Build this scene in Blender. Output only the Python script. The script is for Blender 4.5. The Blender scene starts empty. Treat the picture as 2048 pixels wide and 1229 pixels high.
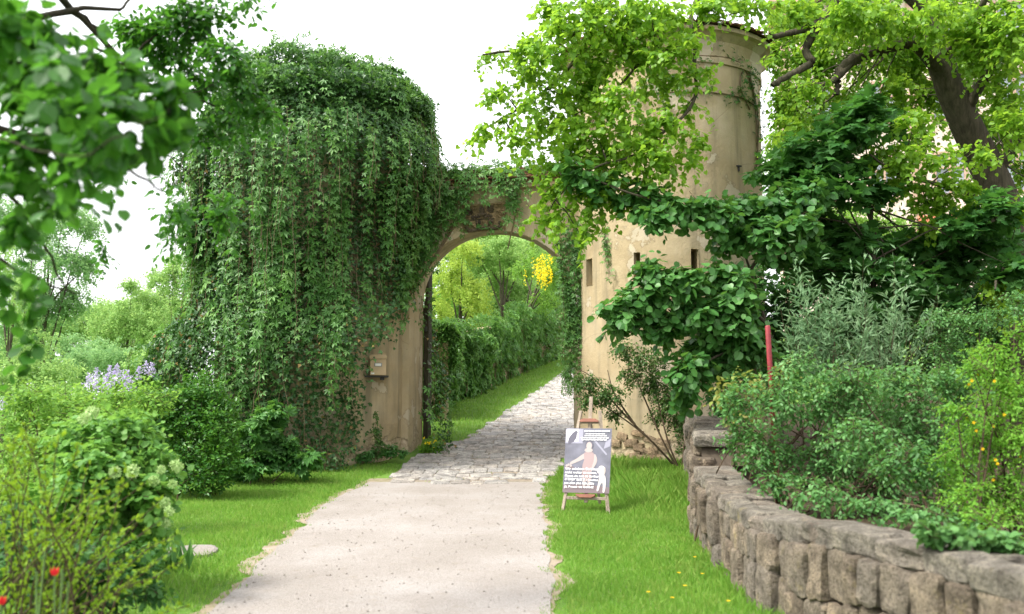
import bpy, math, random
import numpy as np
from mathutils import Vector, Matrix
R = math.radians
rng = np.random.default_rng(11)
random.seed(5)
scene = bpy.context.scene
COL = scene.collection

# ------------------------------------------------------------------ camera
CAM_Z, F_PX, HORIZON = 1.70, 2048 * 35 / 36, 800.0
PITCH = math.atan((HORIZON - 614.5) / F_PX)
cam_d = bpy.data.cameras.new('camera')
cam_d.lens, cam_d.sensor_width = 35, 36
cam_d.clip_start, cam_d.clip_end = 0.1, 3000
cam_d.dof.use_dof = True
cam_d.dof.focus_distance = 19.5
cam_d.dof.aperture_fstop = 1.8
cam = bpy.data.objects.new('camera', cam_d)
cam.location = (0, 0, CAM_Z)
cam.rotation_euler = (math.pi / 2 + PITCH, 0, 0)
COL.objects.link(cam)
scene.camera = cam

# ------------------------------------------------------------------ sky, sun, exposure
SUN_ELEV, SUN_AZ = 54.0, -112.0           # azimuth clockwise from +Y (view direction): left and behind
world = bpy.data.worlds.new('World'); scene.world = world; world.use_nodes = True
wn = world.node_tree; wn.nodes.clear()
w_out = wn.nodes.new('ShaderNodeOutputWorld'); w_bg = wn.nodes.new('ShaderNodeBackground')
w_sky = wn.nodes.new('ShaderNodeTexSky'); w_hs = wn.nodes.new('ShaderNodeHueSaturation')
w_sky.sky_type = 'NISHITA'; w_sky.sun_disc = False
w_sky.sun_elevation = R(SUN_ELEV); w_sky.sun_rotation = R(SUN_AZ)
w_sky.air_density = 1.6; w_sky.dust_density = 6.0; w_sky.ozone_density = 1.0
w_hs.inputs['Saturation'].default_value = 0.22      # thin overcast: almost white
w_mx = wn.nodes.new('ShaderNodeMix'); w_mx.data_type = 'RGBA'; w_mx.inputs[0].default_value = 0.72; w_mx.inputs[7].default_value = (3.6, 3.6, 3.7, 1)   # even cloud deck
wn.links.new(w_sky.outputs[0], w_hs.inputs['Color']); wn.links.new(w_hs.outputs[0], w_mx.inputs[6]); wn.links.new(w_mx.outputs[2], w_bg.inputs['Color'])
wn.links.new(w_bg.outputs[0], w_out.inputs[0]); w_bg.inputs['Strength'].default_value = 0.15
sun_d = bpy.data.lights.new('sun', 'SUN'); sun_d.energy = 1.5; sun_d.angle = R(12); sun_d.color = (1.0, 0.95, 0.86)
sun = bpy.data.objects.new('sun', sun_d); COL.objects.link(sun)
sun.rotation_euler = Vector((math.sin(R(SUN_AZ)) * math.cos(R(SUN_ELEV)), math.cos(R(SUN_AZ)) * math.cos(R(SUN_ELEV)),
                             math.sin(R(SUN_ELEV)))).to_track_quat('Z', 'Y').to_euler()
sun.location = (-8, -6, 14)
vs = scene.view_settings
vs.view_transform = 'Standard'; vs.look = 'None'; vs.gamma = 1.0; vs.use_curve_mapping = False
vs.exposure = 1.97
cy = scene.cycles
cy.use_denoising = True
cy.max_bounces = 7; cy.diffuse_bounces = 4; cy.glossy_bounces = 2; cy.transmission_bounces = 4
cy.caustics_reflective = False; cy.caustics_refractive = False

# ------------------------------------------------------------------ geometry helpers
CP, SP = math.cos(PITCH), math.sin(PITCH)
def at(px, py, d):
    "world point seen at pixel (px,py) of the 2048x1229 photograph, at distance d along +Y"
    px, py, d = np.asarray(px, float), np.asarray(py, float), np.asarray(d, float)
    cx, cu = (px - 1024) / F_PX, (614.5 - py) / F_PX
    dy, dz = CP - cu * SP, SP + cu * CP
    return np.stack(np.broadcast_arrays(cx / dy * d, d, CAM_Z + dz / dy * d), -1)
def proj(P):
    P = np.asarray(P, float); x, y, z = P[..., 0], P[..., 1], P[..., 2] - CAM_Z
    dep = y * CP + z * SP; up = -y * SP + z * CP
    dep = np.where(dep < 0.05, 0.05, dep)
    return 1024 + x / dep * F_PX, 614.5 - up / dep * F_PX, dep
def sstep(a, b, x):
    t = np.clip((x - a) / (b - a), 0, 1); return t * t * (3 - 2 * t)
def soft(t, k=2.0): return np.logaddexp(0, t * k) / k
def _h(i, j, k, s):
    n = (i * 374761393 + j * 668265263 + k * 2147483647 + s * 974711) & 0x7fffffff
    n = ((n ^ (n >> 13)) * 1274126177) & 0x7fffffff
    return ((n ^ (n >> 16)) & 0xffff) / 65535.0
def noise(P, sc=1.0, seed=0):
    P = np.asarray(P, float) * sc; I = np.floor(P).astype(np.int64); f = P - I; f = f * f * (3 - 2 * f)
    o = 0
    for a in (0, 1):
        for b in (0, 1):
            for c in (0, 1):
                w = (f[..., 0] if a else 1 - f[..., 0]) * (f[..., 1] if b else 1 - f[..., 1]) * (f[..., 2] if c else 1 - f[..., 2])
                o = o + w * _h(I[..., 0] + a, I[..., 1] + b, I[..., 2] + c, seed)
    return o
def unit(v): return v / np.maximum(np.linalg.norm(v, axis=-1, keepdims=True), 1e-9)
def in_poly(px, py, poly):
    poly = np.asarray(poly, float); r = np.zeros(np.shape(px), bool)
    for (x0, y0), (x1, y1) in zip(poly, np.roll(poly, -1, 0)):
        c = ((y0 > py) != (y1 > py)) & (px < (x1 - x0) * (py - y0) / (y1 - y0 + 1e-12) + x0); r ^= c
    return r

WALL_Y = np.array([2.6, 3.4, 4.2, 5.0, 5.7, 6.57, 7.95, 10.2, 11.7, 13.0, 15.0, 17.0])
WALL_X = np.array([4.3, 3.45, 2.93, 2.60, 2.44, 2.17, 1.92, 1.97, 2.16, 2.40, 2.75, 3.0])
_yy = np.linspace(2.6, 17, 400); _xx = np.interp(_yy, WALL_Y, WALL_X)
_k = np.hanning(41); _xx = np.convolve(np.pad(_xx, 20, mode='edge'), _k / _k.sum(), 'valid')
def wallx(y): return np.interp(y, _yy, _xx)
def gz(x, y):
    "height of the ground"
    x, y = np.asarray(x, float), np.asarray(y, float)
    yc = np.clip(y, -10, 55)
    z = 0.015 * yc + 0.105 * soft(yc - 17.0) * sstep(-10, -6, x)
    z = z - np.minimum(0.10 * soft(-x - 6.5, 1.5), 5.0) * sstep(5, 14, y)
    z = z + np.minimum(0.10 * soft(x - 6.5, 1.5), 5.0) * sstep(14, 24, y)
    bed = sstep(0.25, 0.6, x - wallx(np.clip(y, 2.6, 17))) * (1 - sstep(15.5, 17.5, y)) * sstep(1.5, 2.6, y)
    z = z + 0.45 * bed * (1 - sstep(20, 40, x))
    return z
def ghit(px, py):
    d = np.concatenate([np.arange(2.5, 60, 0.02), np.arange(60, 400, .5)])
    P = at(px, py, d); below = P[:, 2] - gz(P[:, 0], P[:, 1]) < 0
    i = int(np.argmax(below)) if below.any() else len(d) - 1
    return P[i]

def link(o, parent=None):
    COL.objects.link(o)
    if parent is not None: o.parent = parent
    return o
def np_mesh(name, V, F, attr=None, smooth=False):
    V = np.ascontiguousarray(V, np.float32).reshape(-1, 3); F = np.ascontiguousarray(F, np.int32); n, k = F.shape
    me = bpy.data.meshes.new(name)
    me.vertices.add(len(V)); me.vertices.foreach_set('co', V.ravel())
    me.loops.add(n * k); me.loops.foreach_set('vertex_index', F.ravel())
    me.polygons.add(n); me.polygons.foreach_set('loop_start', np.arange(0, n * k, k, dtype=np.int32))
    try: me.polygons.foreach_set('loop_total', np.full(n, k, np.int32))
    except Exception: pass
    if smooth: me.polygons.foreach_set('use_smooth', np.ones(n, bool))
    if attr is not None:
        a = me.attributes.new('rnd', 'FLOAT', 'FACE'); a.data.foreach_set('value', np.ascontiguousarray(attr, np.float32))
    me.update(calc_edges=True); me.validate()
    return me
def py_mesh(name, V, F, smooth=False):
    me = bpy.data.meshes.new(name); me.from_pydata([tuple(map(float, v)) for v in V], [], [tuple(map(int, f)) for f in F]); me.update()
    if smooth:
        for p in me.polygons: p.use_smooth = True
    return me
def obj(name, me, mat=None, parent=None, loc=None, rot=None, scale=None):
    o = bpy.data.objects.new(name, me)
    if mat is not None and not me.materials: me.materials.append(mat)
    if loc is not None: o.location = tuple(map(float, loc))
    if rot is not None: o.rotation_euler = rot
    if scale is not None: o.scale = scale
    return link(o, parent)
def tag(o, label=None, cat=None, group=None, kind=None):
    if label: o['label'] = label
    if cat: o['category'] = cat
    if group: o['group'] = group
    if kind: o['kind'] = kind
    return o
def thing(name, label, cat, loc=(0, 0, 0), group=None, rotz=0.0):
    o = bpy.data.objects.new(name, None); o.location = tuple(map(float, loc)); o.rotation_euler = (0, 0, rotz)
    o.empty_display_size = .2; link(o); return tag(o, label, cat, group)
class MB:
    "collects boxes, prisms, lathes and tubes into one mesh"
    def __init__(s): s.V, s.F = [], []
    def add(s, V, F):
        b = len(s.V); s.V += [tuple(map(float, v)) for v in V]; s.F += [tuple(int(i) + b for i in f) for f in F]; return s
    def box(s, x0, x1, y0, y1, z0, z1, M=None, bev=0.0):
        if bev <= 0:
            V = [(x, y, z) for z in (z0, z1) for y in (y0, y1) for x in (x0, x1)]
            F = [(0, 2, 3, 1), (4, 5, 7, 6), (0, 1, 5, 4), (2, 6, 7, 3), (0, 4, 6, 2), (1, 3, 7, 5)]
        else:
            import bmesh
            bm = bmesh.new(); bmesh.ops.create_cube(bm, size=1)
            for v in bm.verts: v.co = ((x0 + x1) / 2 + v.co.x * (x1 - x0), (y0 + y1) / 2 + v.co.y * (y1 - y0), (z0 + z1) / 2 + v.co.z * (z1 - z0))
            bmesh.ops.bevel(bm, geom=list(bm.edges), offset=bev, segments=2, affect='EDGES', profile=.5)
            bm.verts.index_update(); V = [tuple(v.co) for v in bm.verts]; F = [[v.index for v in f.verts] for f in bm.faces]; bm.free()
        if M is not None: V = [M @ Vector(v) for v in V]
        return s.add(V, F)
    def prism(s, pts, y0, y1, M=None):
        "polygon in xz extruded from y0 to y1"
        n = len(pts); V = [(x, y0, z) for x, z in pts] + [(x, y1, z) for x, z in pts]
        F = [tuple(range(n)), tuple(range(2 * n - 1, n - 1, -1))] + [(i, i + n, (i + 1) % n + n, (i + 1) % n) for i in range(n)]
        if M is not None: V = [M @ Vector(v) for v in V]
        return s.add(V, F)
    def lathe(s, prof, n=32, a0=0.0, a1=2 * math.pi, c=(0, 0, 0)):
        full = abs(a1 - a0 - 2 * math.pi) < 1e-6; m = n if full else n + 1
        V = [(c[0] + r * math.cos(a0 + (a1 - a0) * i / n), c[1] + r * math.sin(a0 + (a1 - a0) * i / n), c[2] + z) for r, z in prof for i in range(m)]
        F = [(j * m + i, j * m + (i + 1) % m, (j + 1) * m + (i + 1) % m, (j + 1) * m + i) for j in range(len(prof) - 1) for i in range(n)]
        return s.add(V, F)
    def tube(s, P, rad, n=8):
        P = np.asarray(P, float)[None]; rad = np.broadcast_to(np.asarray(rad, float), P.shape[1])[None]
        V, F = tubes(P, rad, n); return s.add(V, F)
    def build(s, name, mat, parent=None, smooth=False, **k): return obj(name, py_mesh(name, s.V, s.F, smooth), mat, parent, **k)
def tubes(P, rad, n=4):
    "K polylines of M points (K,M,3), radii (K,M): vertices and quads, ends closed to a point by the radius"
    K, Mn, _ = P.shape
    T = np.gradient(P, axis=1) if Mn > 1 else P; T = unit(T)
    ref = np.where(np.abs(T[..., 2:3]) > .9, np.array([1., 0, 0]), np.array([0, 0, 1.]))
    X = unit(np.cross(T, ref)); Y = np.cross(X, T)
    a = np.arange(n) * 2 * np.pi / n
    V = P[:, :, None] + rad[..., None, None] * (np.cos(a)[None, None, :, None] * X[:, :, None] + np.sin(a)[None, None, :, None] * Y[:, :, None])
    idx = np.arange(K * Mn * n).reshape(K, Mn, n); nx = np.roll(idx, -1, 2)
    F = np.stack([idx[:, :-1], nx[:, :-1], nx[:, 1:], idx[:, 1:]], -1).reshape(-1, 4)
    return V.reshape(-1, 3), F
def tube_obj(name, P, rad, mat, parent=None, n=4):
    V, F = tubes(np.asarray(P, float), np.asarray(rad, float), n); return obj(name, np_mesh(name, V, F, smooth=True), mat, parent)
def smooth_line(pts, m):
    pts = np.asarray(pts, float); n = len(pts)
    t = np.linspace(0, n - 1, m); i = np.clip(t.astype(int), 0, n - 2); f = (t - i)[:, None]
    p0 = pts[np.maximum(i - 1, 0)]; p1 = pts[i]; p2 = pts[i + 1]; p3 = pts[np.minimum(i + 2, n - 1)]
    return .5 * (2 * p1 + (p2 - p0) * f + (2 * p0 - 5 * p1 + 4 * p2 - p3) * f ** 2 + (3 * p1 - p0 - 3 * p2 + p3) * f ** 3)

# ------------------------------------------------------------------ materials
class NT:
    def __init__(s, name):
        s.m = bpy.data.materials.new(name); s.m.use_nodes = True; s.t = s.m.node_tree; s.t.nodes.clear()
        s.out = s.t.nodes.new('ShaderNodeOutputMaterial')
    def n(s, typ, inp=None, **props):
        nd = s.t.nodes.new('ShaderNode' + typ)
        for k, v in props.items(): setattr(nd, k, v)
        for k, v in (inp or {}).items():
            sock = nd.inputs[k]
            if hasattr(v, 'is_linked') or hasattr(v, 'links'): s.t.links.new(v, sock)
            else: sock.default_value = v
        return nd
    def noise(s, co, scale, detail=5, rough=.6): return s.n('TexNoise', {'Vector': co, 'Scale': scale, 'Detail': detail, 'Roughness': rough}).outputs['Fac']
    def ramp(s, f, stops):
        r = s.n('ValToRGB', {'Fac': f}); e = r.color_ramp.elements
        while len(e) < len(stops): e.new(0.5)
        for i, (p, c) in enumerate(stops): e[i].position = p; e[i].color = (*c, 1) if len(c) == 3 else c
        return r.outputs['Color']
    def mix(s, f, a, b, mode='MIX'):
        m = s.t.nodes.new('ShaderNodeMix'); m.data_type = 'RGBA'; m.blend_type = mode
        for sock, v in ((m.inputs[0], f), (m.inputs[6], a), (m.inputs[7], b)):
            if hasattr(v, 'links'): s.t.links.new(v, sock)
            elif isinstance(v, (int, float)): sock.default_value = v
            else: sock.default_value = (*v, 1)
        return m.outputs[2]
    def math(s, op, a, b=0.0): return s.n('Math', {0: a, 1: b}, operation=op).outputs[0]
    def bump(s, h, strength=.5, dist=.02, nrm=None):
        i = {'Height': h, 'Strength': strength, 'Distance': dist}
        if nrm is not None: i['Normal'] = nrm
        return s.n('Bump', i).outputs[0]
    def finish(s, color, rough=.85, normal=None, spec=.25, metal=0.0, **extra):
        i = {'Roughness': rough, 'Specular IOR Level': spec, 'Metallic': metal}
        if hasattr(color, 'links'): i['Base Color'] = color
        else: i['Base Color'] = (*color, 1)
        if normal is not None: i['Normal'] = normal
        i.update(extra)
        p = s.n('BsdfPrincipled', i); s.t.links.new(p.outputs[0], s.out.inputs['Surface']); return s.m
    def co(s): return s.n('TexCoord').outputs['Object']
    def pos(s): return s.n('NewGeometry').outputs['Position']

def leaf_mat(name, a, b, c=None, trans=.38, tcol=None, rough=.42, spec=.35, dry=None):
    "leaf: three tones chosen at random leaf by leaf, part of the light passing through"
    t = NT(name); c = c or b
    r = t.math('FRACT', t.math('ADD', t.n('Attribute', attribute_name='rnd').outputs['Fac'], t.n('ObjectInfo').outputs['Random']))
    big = t.noise(t.pos(), 1.1, 3)
    f = t.math('ADD', t.math('MULTIPLY', r, .72), t.math('MULTIPLY', t.math('SUBTRACT', big, .38), 1.25))
    col = t.ramp(f, [(0.0, a), (0.55, b), (1.0, c)])
    tc = tcol or tuple(min(1, v * k) for v, k in zip(c, (1.7, 1.55, .8)))
    if dry: col = t.mix(t.ramp(t.math('ADD', t.math('MULTIPLY', t.noise(t.pos(), 2.4, 5, .7), .75), t.math('MULTIPLY', r, .25)), [(.50, (0, 0, 0)), (.66, (.75, .75, .75))]), col, dry)
    tcm = t.mix(.5, col, tc)
    p = t.n('BsdfPrincipled', {'Base Color': col, 'Roughness': rough, 'Specular IOR Level': spec})
    tr = t.n('BsdfTranslucent', {'Color': tcm})
    mx = t.n('MixShader', {0: trans, 1: p.outputs[0], 2: tr.outputs[0]}); t.t.links.new(mx.outputs[0], t.out.inputs['Surface'])
    return t.m
def flat_mat(name, c, rough=.7, spec=.25, var=.0, sc=20, bump=0.0):
    t = NT(name)
    if not var and not bump: return t.finish(c, rough, spec=spec)
    n = t.noise(t.co(), sc, 6)
    col = t.ramp(n, [(.25, tuple(v * (1 - var) for v in c)), (.75, tuple(min(1, v * (1 + var)) for v in c))])
    return t.finish(col, rough, t.bump(n, .5, bump) if bump else None, spec)
def bark_mat(name, a, b, sc=9):
    t = NT(name); co = t.pos()
    mp = t.n('Mapping', {'Vector': co, 'Scale': (sc * 2.2, sc * 2.2, sc * .35)}).outputs[0]
    n = t.noise(mp, 1.0, 8, .7); n2 = t.noise(co, 3, 4)
    col = t.mix(t.math('MULTIPLY', n2, .6), t.ramp(n, [(.3, a), (.7, b)]), (.07, .08, .045))
    return t.finish(col, .95, t.bump(n, .9, .05), .1)
def plaster_mat():
    t = NT('ochre_plaster'); p = t.pos()
    big = t.noise(p, .55, 6, .65); mid = t.noise(p, 2.6, 7, .65); fine = t.noise(p, 28, 6, .7)
    st = t.n('Mapping', {'Vector': p, 'Scale': (3.2, 3.2, .28)}).outputs[0]; streak = t.noise(st, 1.0, 5, .6)
    col = t.ramp(big, [(.30, (.30, .23, .135)), (.50, (.42, .335, .21)), (.70, (.50, .42, .295))])
    col = t.mix(t.ramp(mid, [(.50, (0, 0, 0)), (.72, (.55, .55, .55))]), col, (.33, .29, .21))
    col = t.mix(t.ramp(streak, [(.50, (0, 0, 0)), (.70, (.85, .85, .85))]), col, (.20, .175, .115))
    flk = t.noise(p, 1.15, 9, .62); col = t.mix(t.ramp(flk, [(.585, (0, 0, 0)), (.60, (.65, .65, .65))]), col, (.50, .44, .34)); col = t.mix(t.ramp(flk, [(.57, (0, 0, 0)), (.583, (.5, .5, .5)), (.592, (0, 0, 0))]), col, (.17, .13, .08))
    z = t.n('SeparateXYZ', {0: p}).outputs[2]
    zz = t.math('SUBTRACT', t.math('MULTIPLY', t.math('SUBTRACT', z, .55), 1.05), t.math('MULTIPLY', mid, 1.7))   # bare, crumbling foot
    bare = t.ramp(t.math('ADD', zz, .86), [(.30, (1, 1, 1)), (.42, (0, 0, 0))])
    stone = t.ramp(t.noise(p, 9, 6, .7), [(.3, (.20, .15, .10)), (.5, (.44, .35, .24)), (.75, (.60, .50, .37))])
    col = t.mix(bare, col, stone)
    cr = t.n('TexVoronoi', {'Vector': t.n('Mapping', {'Vector': p, 'Scale': (1.0, 1.0, .55)}).outputs[0], 'Scale': 1.3}, feature='DISTANCE_TO_EDGE').outputs['Distance']
    crk = t.math('MULTIPLY', t.ramp(cr, [(.0, (1, 1, 1)), (.006, (0, 0, 0))]), t.ramp(big, [(.45, (0, 0, 0)), (.6, (1, 1, 1))]))
    col = t.mix(t.math('MULTIPLY', crk, .5), col, (.16, .12, .08))
    hgt = t.math('ADD', t.math('MULTIPLY', fine, .25), t.math('ADD', mid, t.math('MULTIPLY', t.math('MULTIPLY', bare, t.noise(p, 7, 6, .7)), -2.2)))
    return t.finish(col, .95, t.bump(hgt, .75, .035), .1)
def stone_mat(name, tones, lich=True, sc=7):
    t = NT(name); o = t.n('ObjectInfo').outputs['Random']; p = t.pos()
    n = t.noise(p, sc, 8, .72); f = t.noise(p, sc * 7, 6, .75); g = t.noise(p, 2.2, 4)
    base = t.ramp(t.math('FRACT', t.math('ADD', o, t.math('MULTIPLY', g, .6))), [(i / (len(tones) - 1), c) for i, c in enumerate(tones)])
    col = t.mix(1.0, base, t.ramp(n, [(.28, (.30, .28, .27)), (.5, (.95, .93, .9)), (.72, (1.7, 1.62, 1.5))]), 'MULTIPLY')
    col = t.mix(t.ramp(f, [(.38, (.75, .75, .75)), (.52, (0, 0, 0))]), col, tuple(v * .35 for v in tones[0]))
    if lich: col = t.mix(t.ramp(t.noise(p, 4.5, 7, .7), [(.60, (0, 0, 0)), (.72, (.6, .6, .6))]), col, (.30, .25, .09))
    return t.finish(col, .95, t.bump(t.math('ADD', n, t.math('MULTIPLY', f, .6)), 1.0, .06), .12)
MAT = {}
MAT['plaster'] = plaster_mat()
MAT['wall_stone'] = stone_mat('wall_stone', [(.17, .14, .11), (.26, .22, .17), (.21, .19, .165), (.29, .24, .18)])
MAT['cap_stone'] = stone_mat('cap_stone', [(.20, .185, .155), (.27, .25, .215), (.235, .20, .165)])
MAT['mortar'] = flat_mat('mortar', (.075, .06, .045), .95, .1, .4, 12, .03)
MAT['cobble'] = stone_mat('cobble', [(.38, .37, .36), (.47, .455, .435), (.43, .425, .425), (.47, .43, .39), (.34, .335, .33)], False, 5)
MAT['bark'] = bark_mat('bark', (.018, .014, .011), (.12, .095, .072), 7)
MAT['twig'] = flat_mat('twig', (.075, .055, .035), .9, .1, .4, 14)
MAT['green_stem'] = flat_mat('green_stem', (.10, .17, .05), .7, .2, .3, 10)
MAT['vine'] = flat_mat('vine', (.16, .12, .075), .9, .1, .45, 9)
MAT['tile'] = stone_mat('roof_tile', [(.15, .075, .045), (.21, .11, .065), (.12, .07, .05)], False, 9)
MAT['dark_wood'] = bark_mat('dark_wood', (.016, .011, .008), (.05, .036, .026), 5)
MAT['iron'] = flat_mat('iron', (.03, .027, .025), .6, .4, .3, 30)
MAT['easel_wood'] = bark_mat('easel_wood', (.36, .28, .22), (.55, .45, .37), 14)
MAT['red_wood'] = flat_mat('red_wood', (.22, .09, .06), .6, .3, .2, 20)
MAT['red_paint'] = flat_mat('red_paint', (.21, .02, .026), .5, .4, .35, 14)
MAT['mailbox'] = flat_mat('mailbox_paint', (.46, .33, .19), .45, .45, .10, 6)
MAT['white_paint'] = flat_mat('white_paint', (.72, .70, .66), .6, .3, .08, 8)
MAT['grey_plate'] = flat_mat('grey_plate', (.22, .22, .20), .5, .4)
# ------------------------------------------------------------------ leaves
def fan(outline, mid, dz=-.06, curl=-.12):
    pts = [(x, y, curl * (abs(y - mid[1]) ** 1.5) + .10 * abs(x)) for x, y in outline]
    V = np.array([(mid[0], mid[1], dz)] + pts); n = len(pts)
    return V, np.array([(0, 1 + i, 1 + (i + 1) % n) for i in range(n)])
def sym(half):
    return half + [(-x, y) for x, y in half[::-1] if x > 1e-6]
TPL = {}
TPL['heart'] = fan(sym([(0, .06), (.26, -.05), (.46, .20), (.36, .58), (0, 1.0)]), (0, .36))
TPL['round'] = fan(sym([(0, .0), (.28, .02), (.47, .34), (.40, .66), (.12, .90), (0, 1.0)]), (0, .42))
TPL['ovate'] = fan(sym([(0, 0), (.24, .22), (.25, .58), (0, 1)]), (0, .42))
TPL['lance'] = (np.array([(0, 0, 0), (.11, .4, .04), (0, 1, -.10), (-.11, .4, .04)]), np.array([(0, 1, 2), (0, 2, 3)]))
TPL['ivy'] = (np.array([(0, 0, 0), (.48, .22, .07), (.17, .5, .02), (0, 1, -.1), (-.17, .5, .02), (-.48, .22, .07)]), np.array([(0, 1, 2), (0, 2, 3), (0, 3, 4), (0, 4, 5)]))
TPL['maple'] = fan(sym([(0, 0), (.20, -.10), (.34, .06), (.58, .10), (.44, .26), (.62, .46), (.74, .66), (.50, .62), (.34, .52), (.26, .62), (.24, .80), (.10, .84), (0, 1.06)]), (0, .30), -.02, -.06)
def palm(n=5, spread=105, wid=.20):
    V, F = [], []
    for k in range(n):
        a = R(-spread + 2 * spread * k / (n - 1)); L = 1 - .30 * abs(k - (n - 1) / 2) / ((n - 1) / 2); s, c = math.sin(a), math.cos(a)
        b = len(V)
        for u, v, w in ((0, 0, -.03), (wid, .55, .05), (0, 1, -.20), (-wid, .55, .05)):
            V.append(((u * c + v * s) * L, (v * c - u * s) * L, w * L))
        F += [(b, b + 1, b + 2), (b, b + 2, b + 3)]
    return np.array(V), np.array(F)
TPL['creeper'] = palm()
TPL['chestnut'] = palm(7, 120, .22)
def tuft(n, base, spread, seed, ln=1.0):
    g = np.random.default_rng(seed); V, F = [], []
    bv, bf = TPL[base]
    for k in range(n):
        d = unit(g.normal(size=3) * spread + np.array([0, .6, 0])); nn = unit(g.normal(size=3) + np.array([0, 0, .8]))
        x = unit(np.cross(d, nn)); z = np.cross(x, d); s = ln * g.uniform(.6, 1.0); o = g.normal(size=3) * .22
        b = len(V); V += list(o + s * (bv[:, :1] * x + bv[:, 1:2] * d + bv[:, 2:] * z)); F += [tuple(f + b) for f in bf]
    return np.array(V), np.array(F)
TPL['dia'] = (np.array([(0, 0, 0), (.30, .45, .06), (0, 1, 0), (-.30, .45, .06)]), np.array([(0, 1, 2), (0, 2, 3)]))
TPL['tuft'] = tuft(5, 'dia', 1.0, 3, .75)
TPL['tuft2'] = tuft(5, 'dia', 1.0, 8, .75)
TPL['sprig'] = tuft(5, 'lance', .55, 4)
LEAF_ME = {}
def frames(T, N):
    y = unit(T); x = unit(np.cross(y, N)); return x, y, np.cross(x, y)
def place(tpl, P, T, N, S):
    V0, F0 = TPL[tpl]; x, y, z = frames(T, N); n, k = len(P), len(V0)
    S = np.broadcast_to(S, n)[:, None, None]
    V = P[:, None] + S * (V0[None, :, :1] * x[:, None] + V0[None, :, 1:2] * y[:, None] + V0[None, :, 2:] * z[:, None])
    F = F0[None] + (np.arange(n) * k)[:, None, None]
    return V.reshape(-1, 3), F.reshape(-1, F0.shape[1])
def foliage(parent, tpl, P, T, N, S, mat, parts=0, name='foliage', leaf='leaf', min_px=9.0):
    "parts: that many of the leaves that show largest become leaf objects, the rest one mesh"
    P, T, N = (np.asarray(v, float) for v in (P, T, N)); n = len(P); S = np.broadcast_to(np.asarray(S, float), n).copy()
    sel = np.zeros(n, bool)
    if parts:
        x, y, z = frames(T, N); C = P + y * (S * .5)[:, None]
        px, py, dep = proj(C); size = S / dep * F_PX
        face = np.abs((unit(C - np.array([0, 0, CAM_Z])) * z).sum(-1))
        ok = (px > 5) & (px < 2043) & (py > 5) & (py < 1224) & (size > min_px) & (face > .3)
        cell = np.floor(px / 9).astype(np.int64) * 1000 + np.floor(py / 9).astype(np.int64)
        order = np.argsort(dep); _, first = np.unique(cell[order], return_index=True)
        front = np.zeros(n, bool); front[order[first]] = True
        cand = np.where(ok & front)[0]
        cand = cand[np.argsort(-(size * (.4 + face))[cand])][:parts]; sel[cand] = True
        if tpl not in LEAF_ME: LEAF_ME[tpl] = {}
        key = mat.name
        if key not in LEAF_ME[tpl]:
            me = py_mesh(leaf, *TPL[tpl]); me.materials.append(mat); LEAF_ME[tpl][key] = me
        me = LEAF_ME[tpl][key]
        inv = Matrix.Translation(parent.location).inverted()
        for i in cand:
            o = bpy.data.objects.new(leaf, me); s = S[i]
            o.matrix_local = inv @ Matrix(((x[i, 0] * s, y[i, 0] * s, z[i, 0] * s, P[i, 0]), (x[i, 1] * s, y[i, 1] * s, z[i, 1] * s, P[i, 1]),
                                           (x[i, 2] * s, y[i, 2] * s, z[i, 2] * s, P[i, 2]), (0, 0, 0, 1)))
            o.parent = parent; COL.objects.link(o)
    k = ~sel
    if k.any():
        V, F = place(tpl, P[k] - np.array(parent.location), T[k], N[k], S[k])
        rn = np.repeat(rng.random(int(k.sum())), len(TPL[tpl][1]))
        o = obj(name, np_mesh(name, V, F, rn), mat, parent); o['kind'] = 'stuff'
def world_tubes(name, P, rad, mat, parent, n=4):
    return tube_obj(name, np.asarray(P, float) - np.array(parent.location), rad, mat, parent, n)

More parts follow.
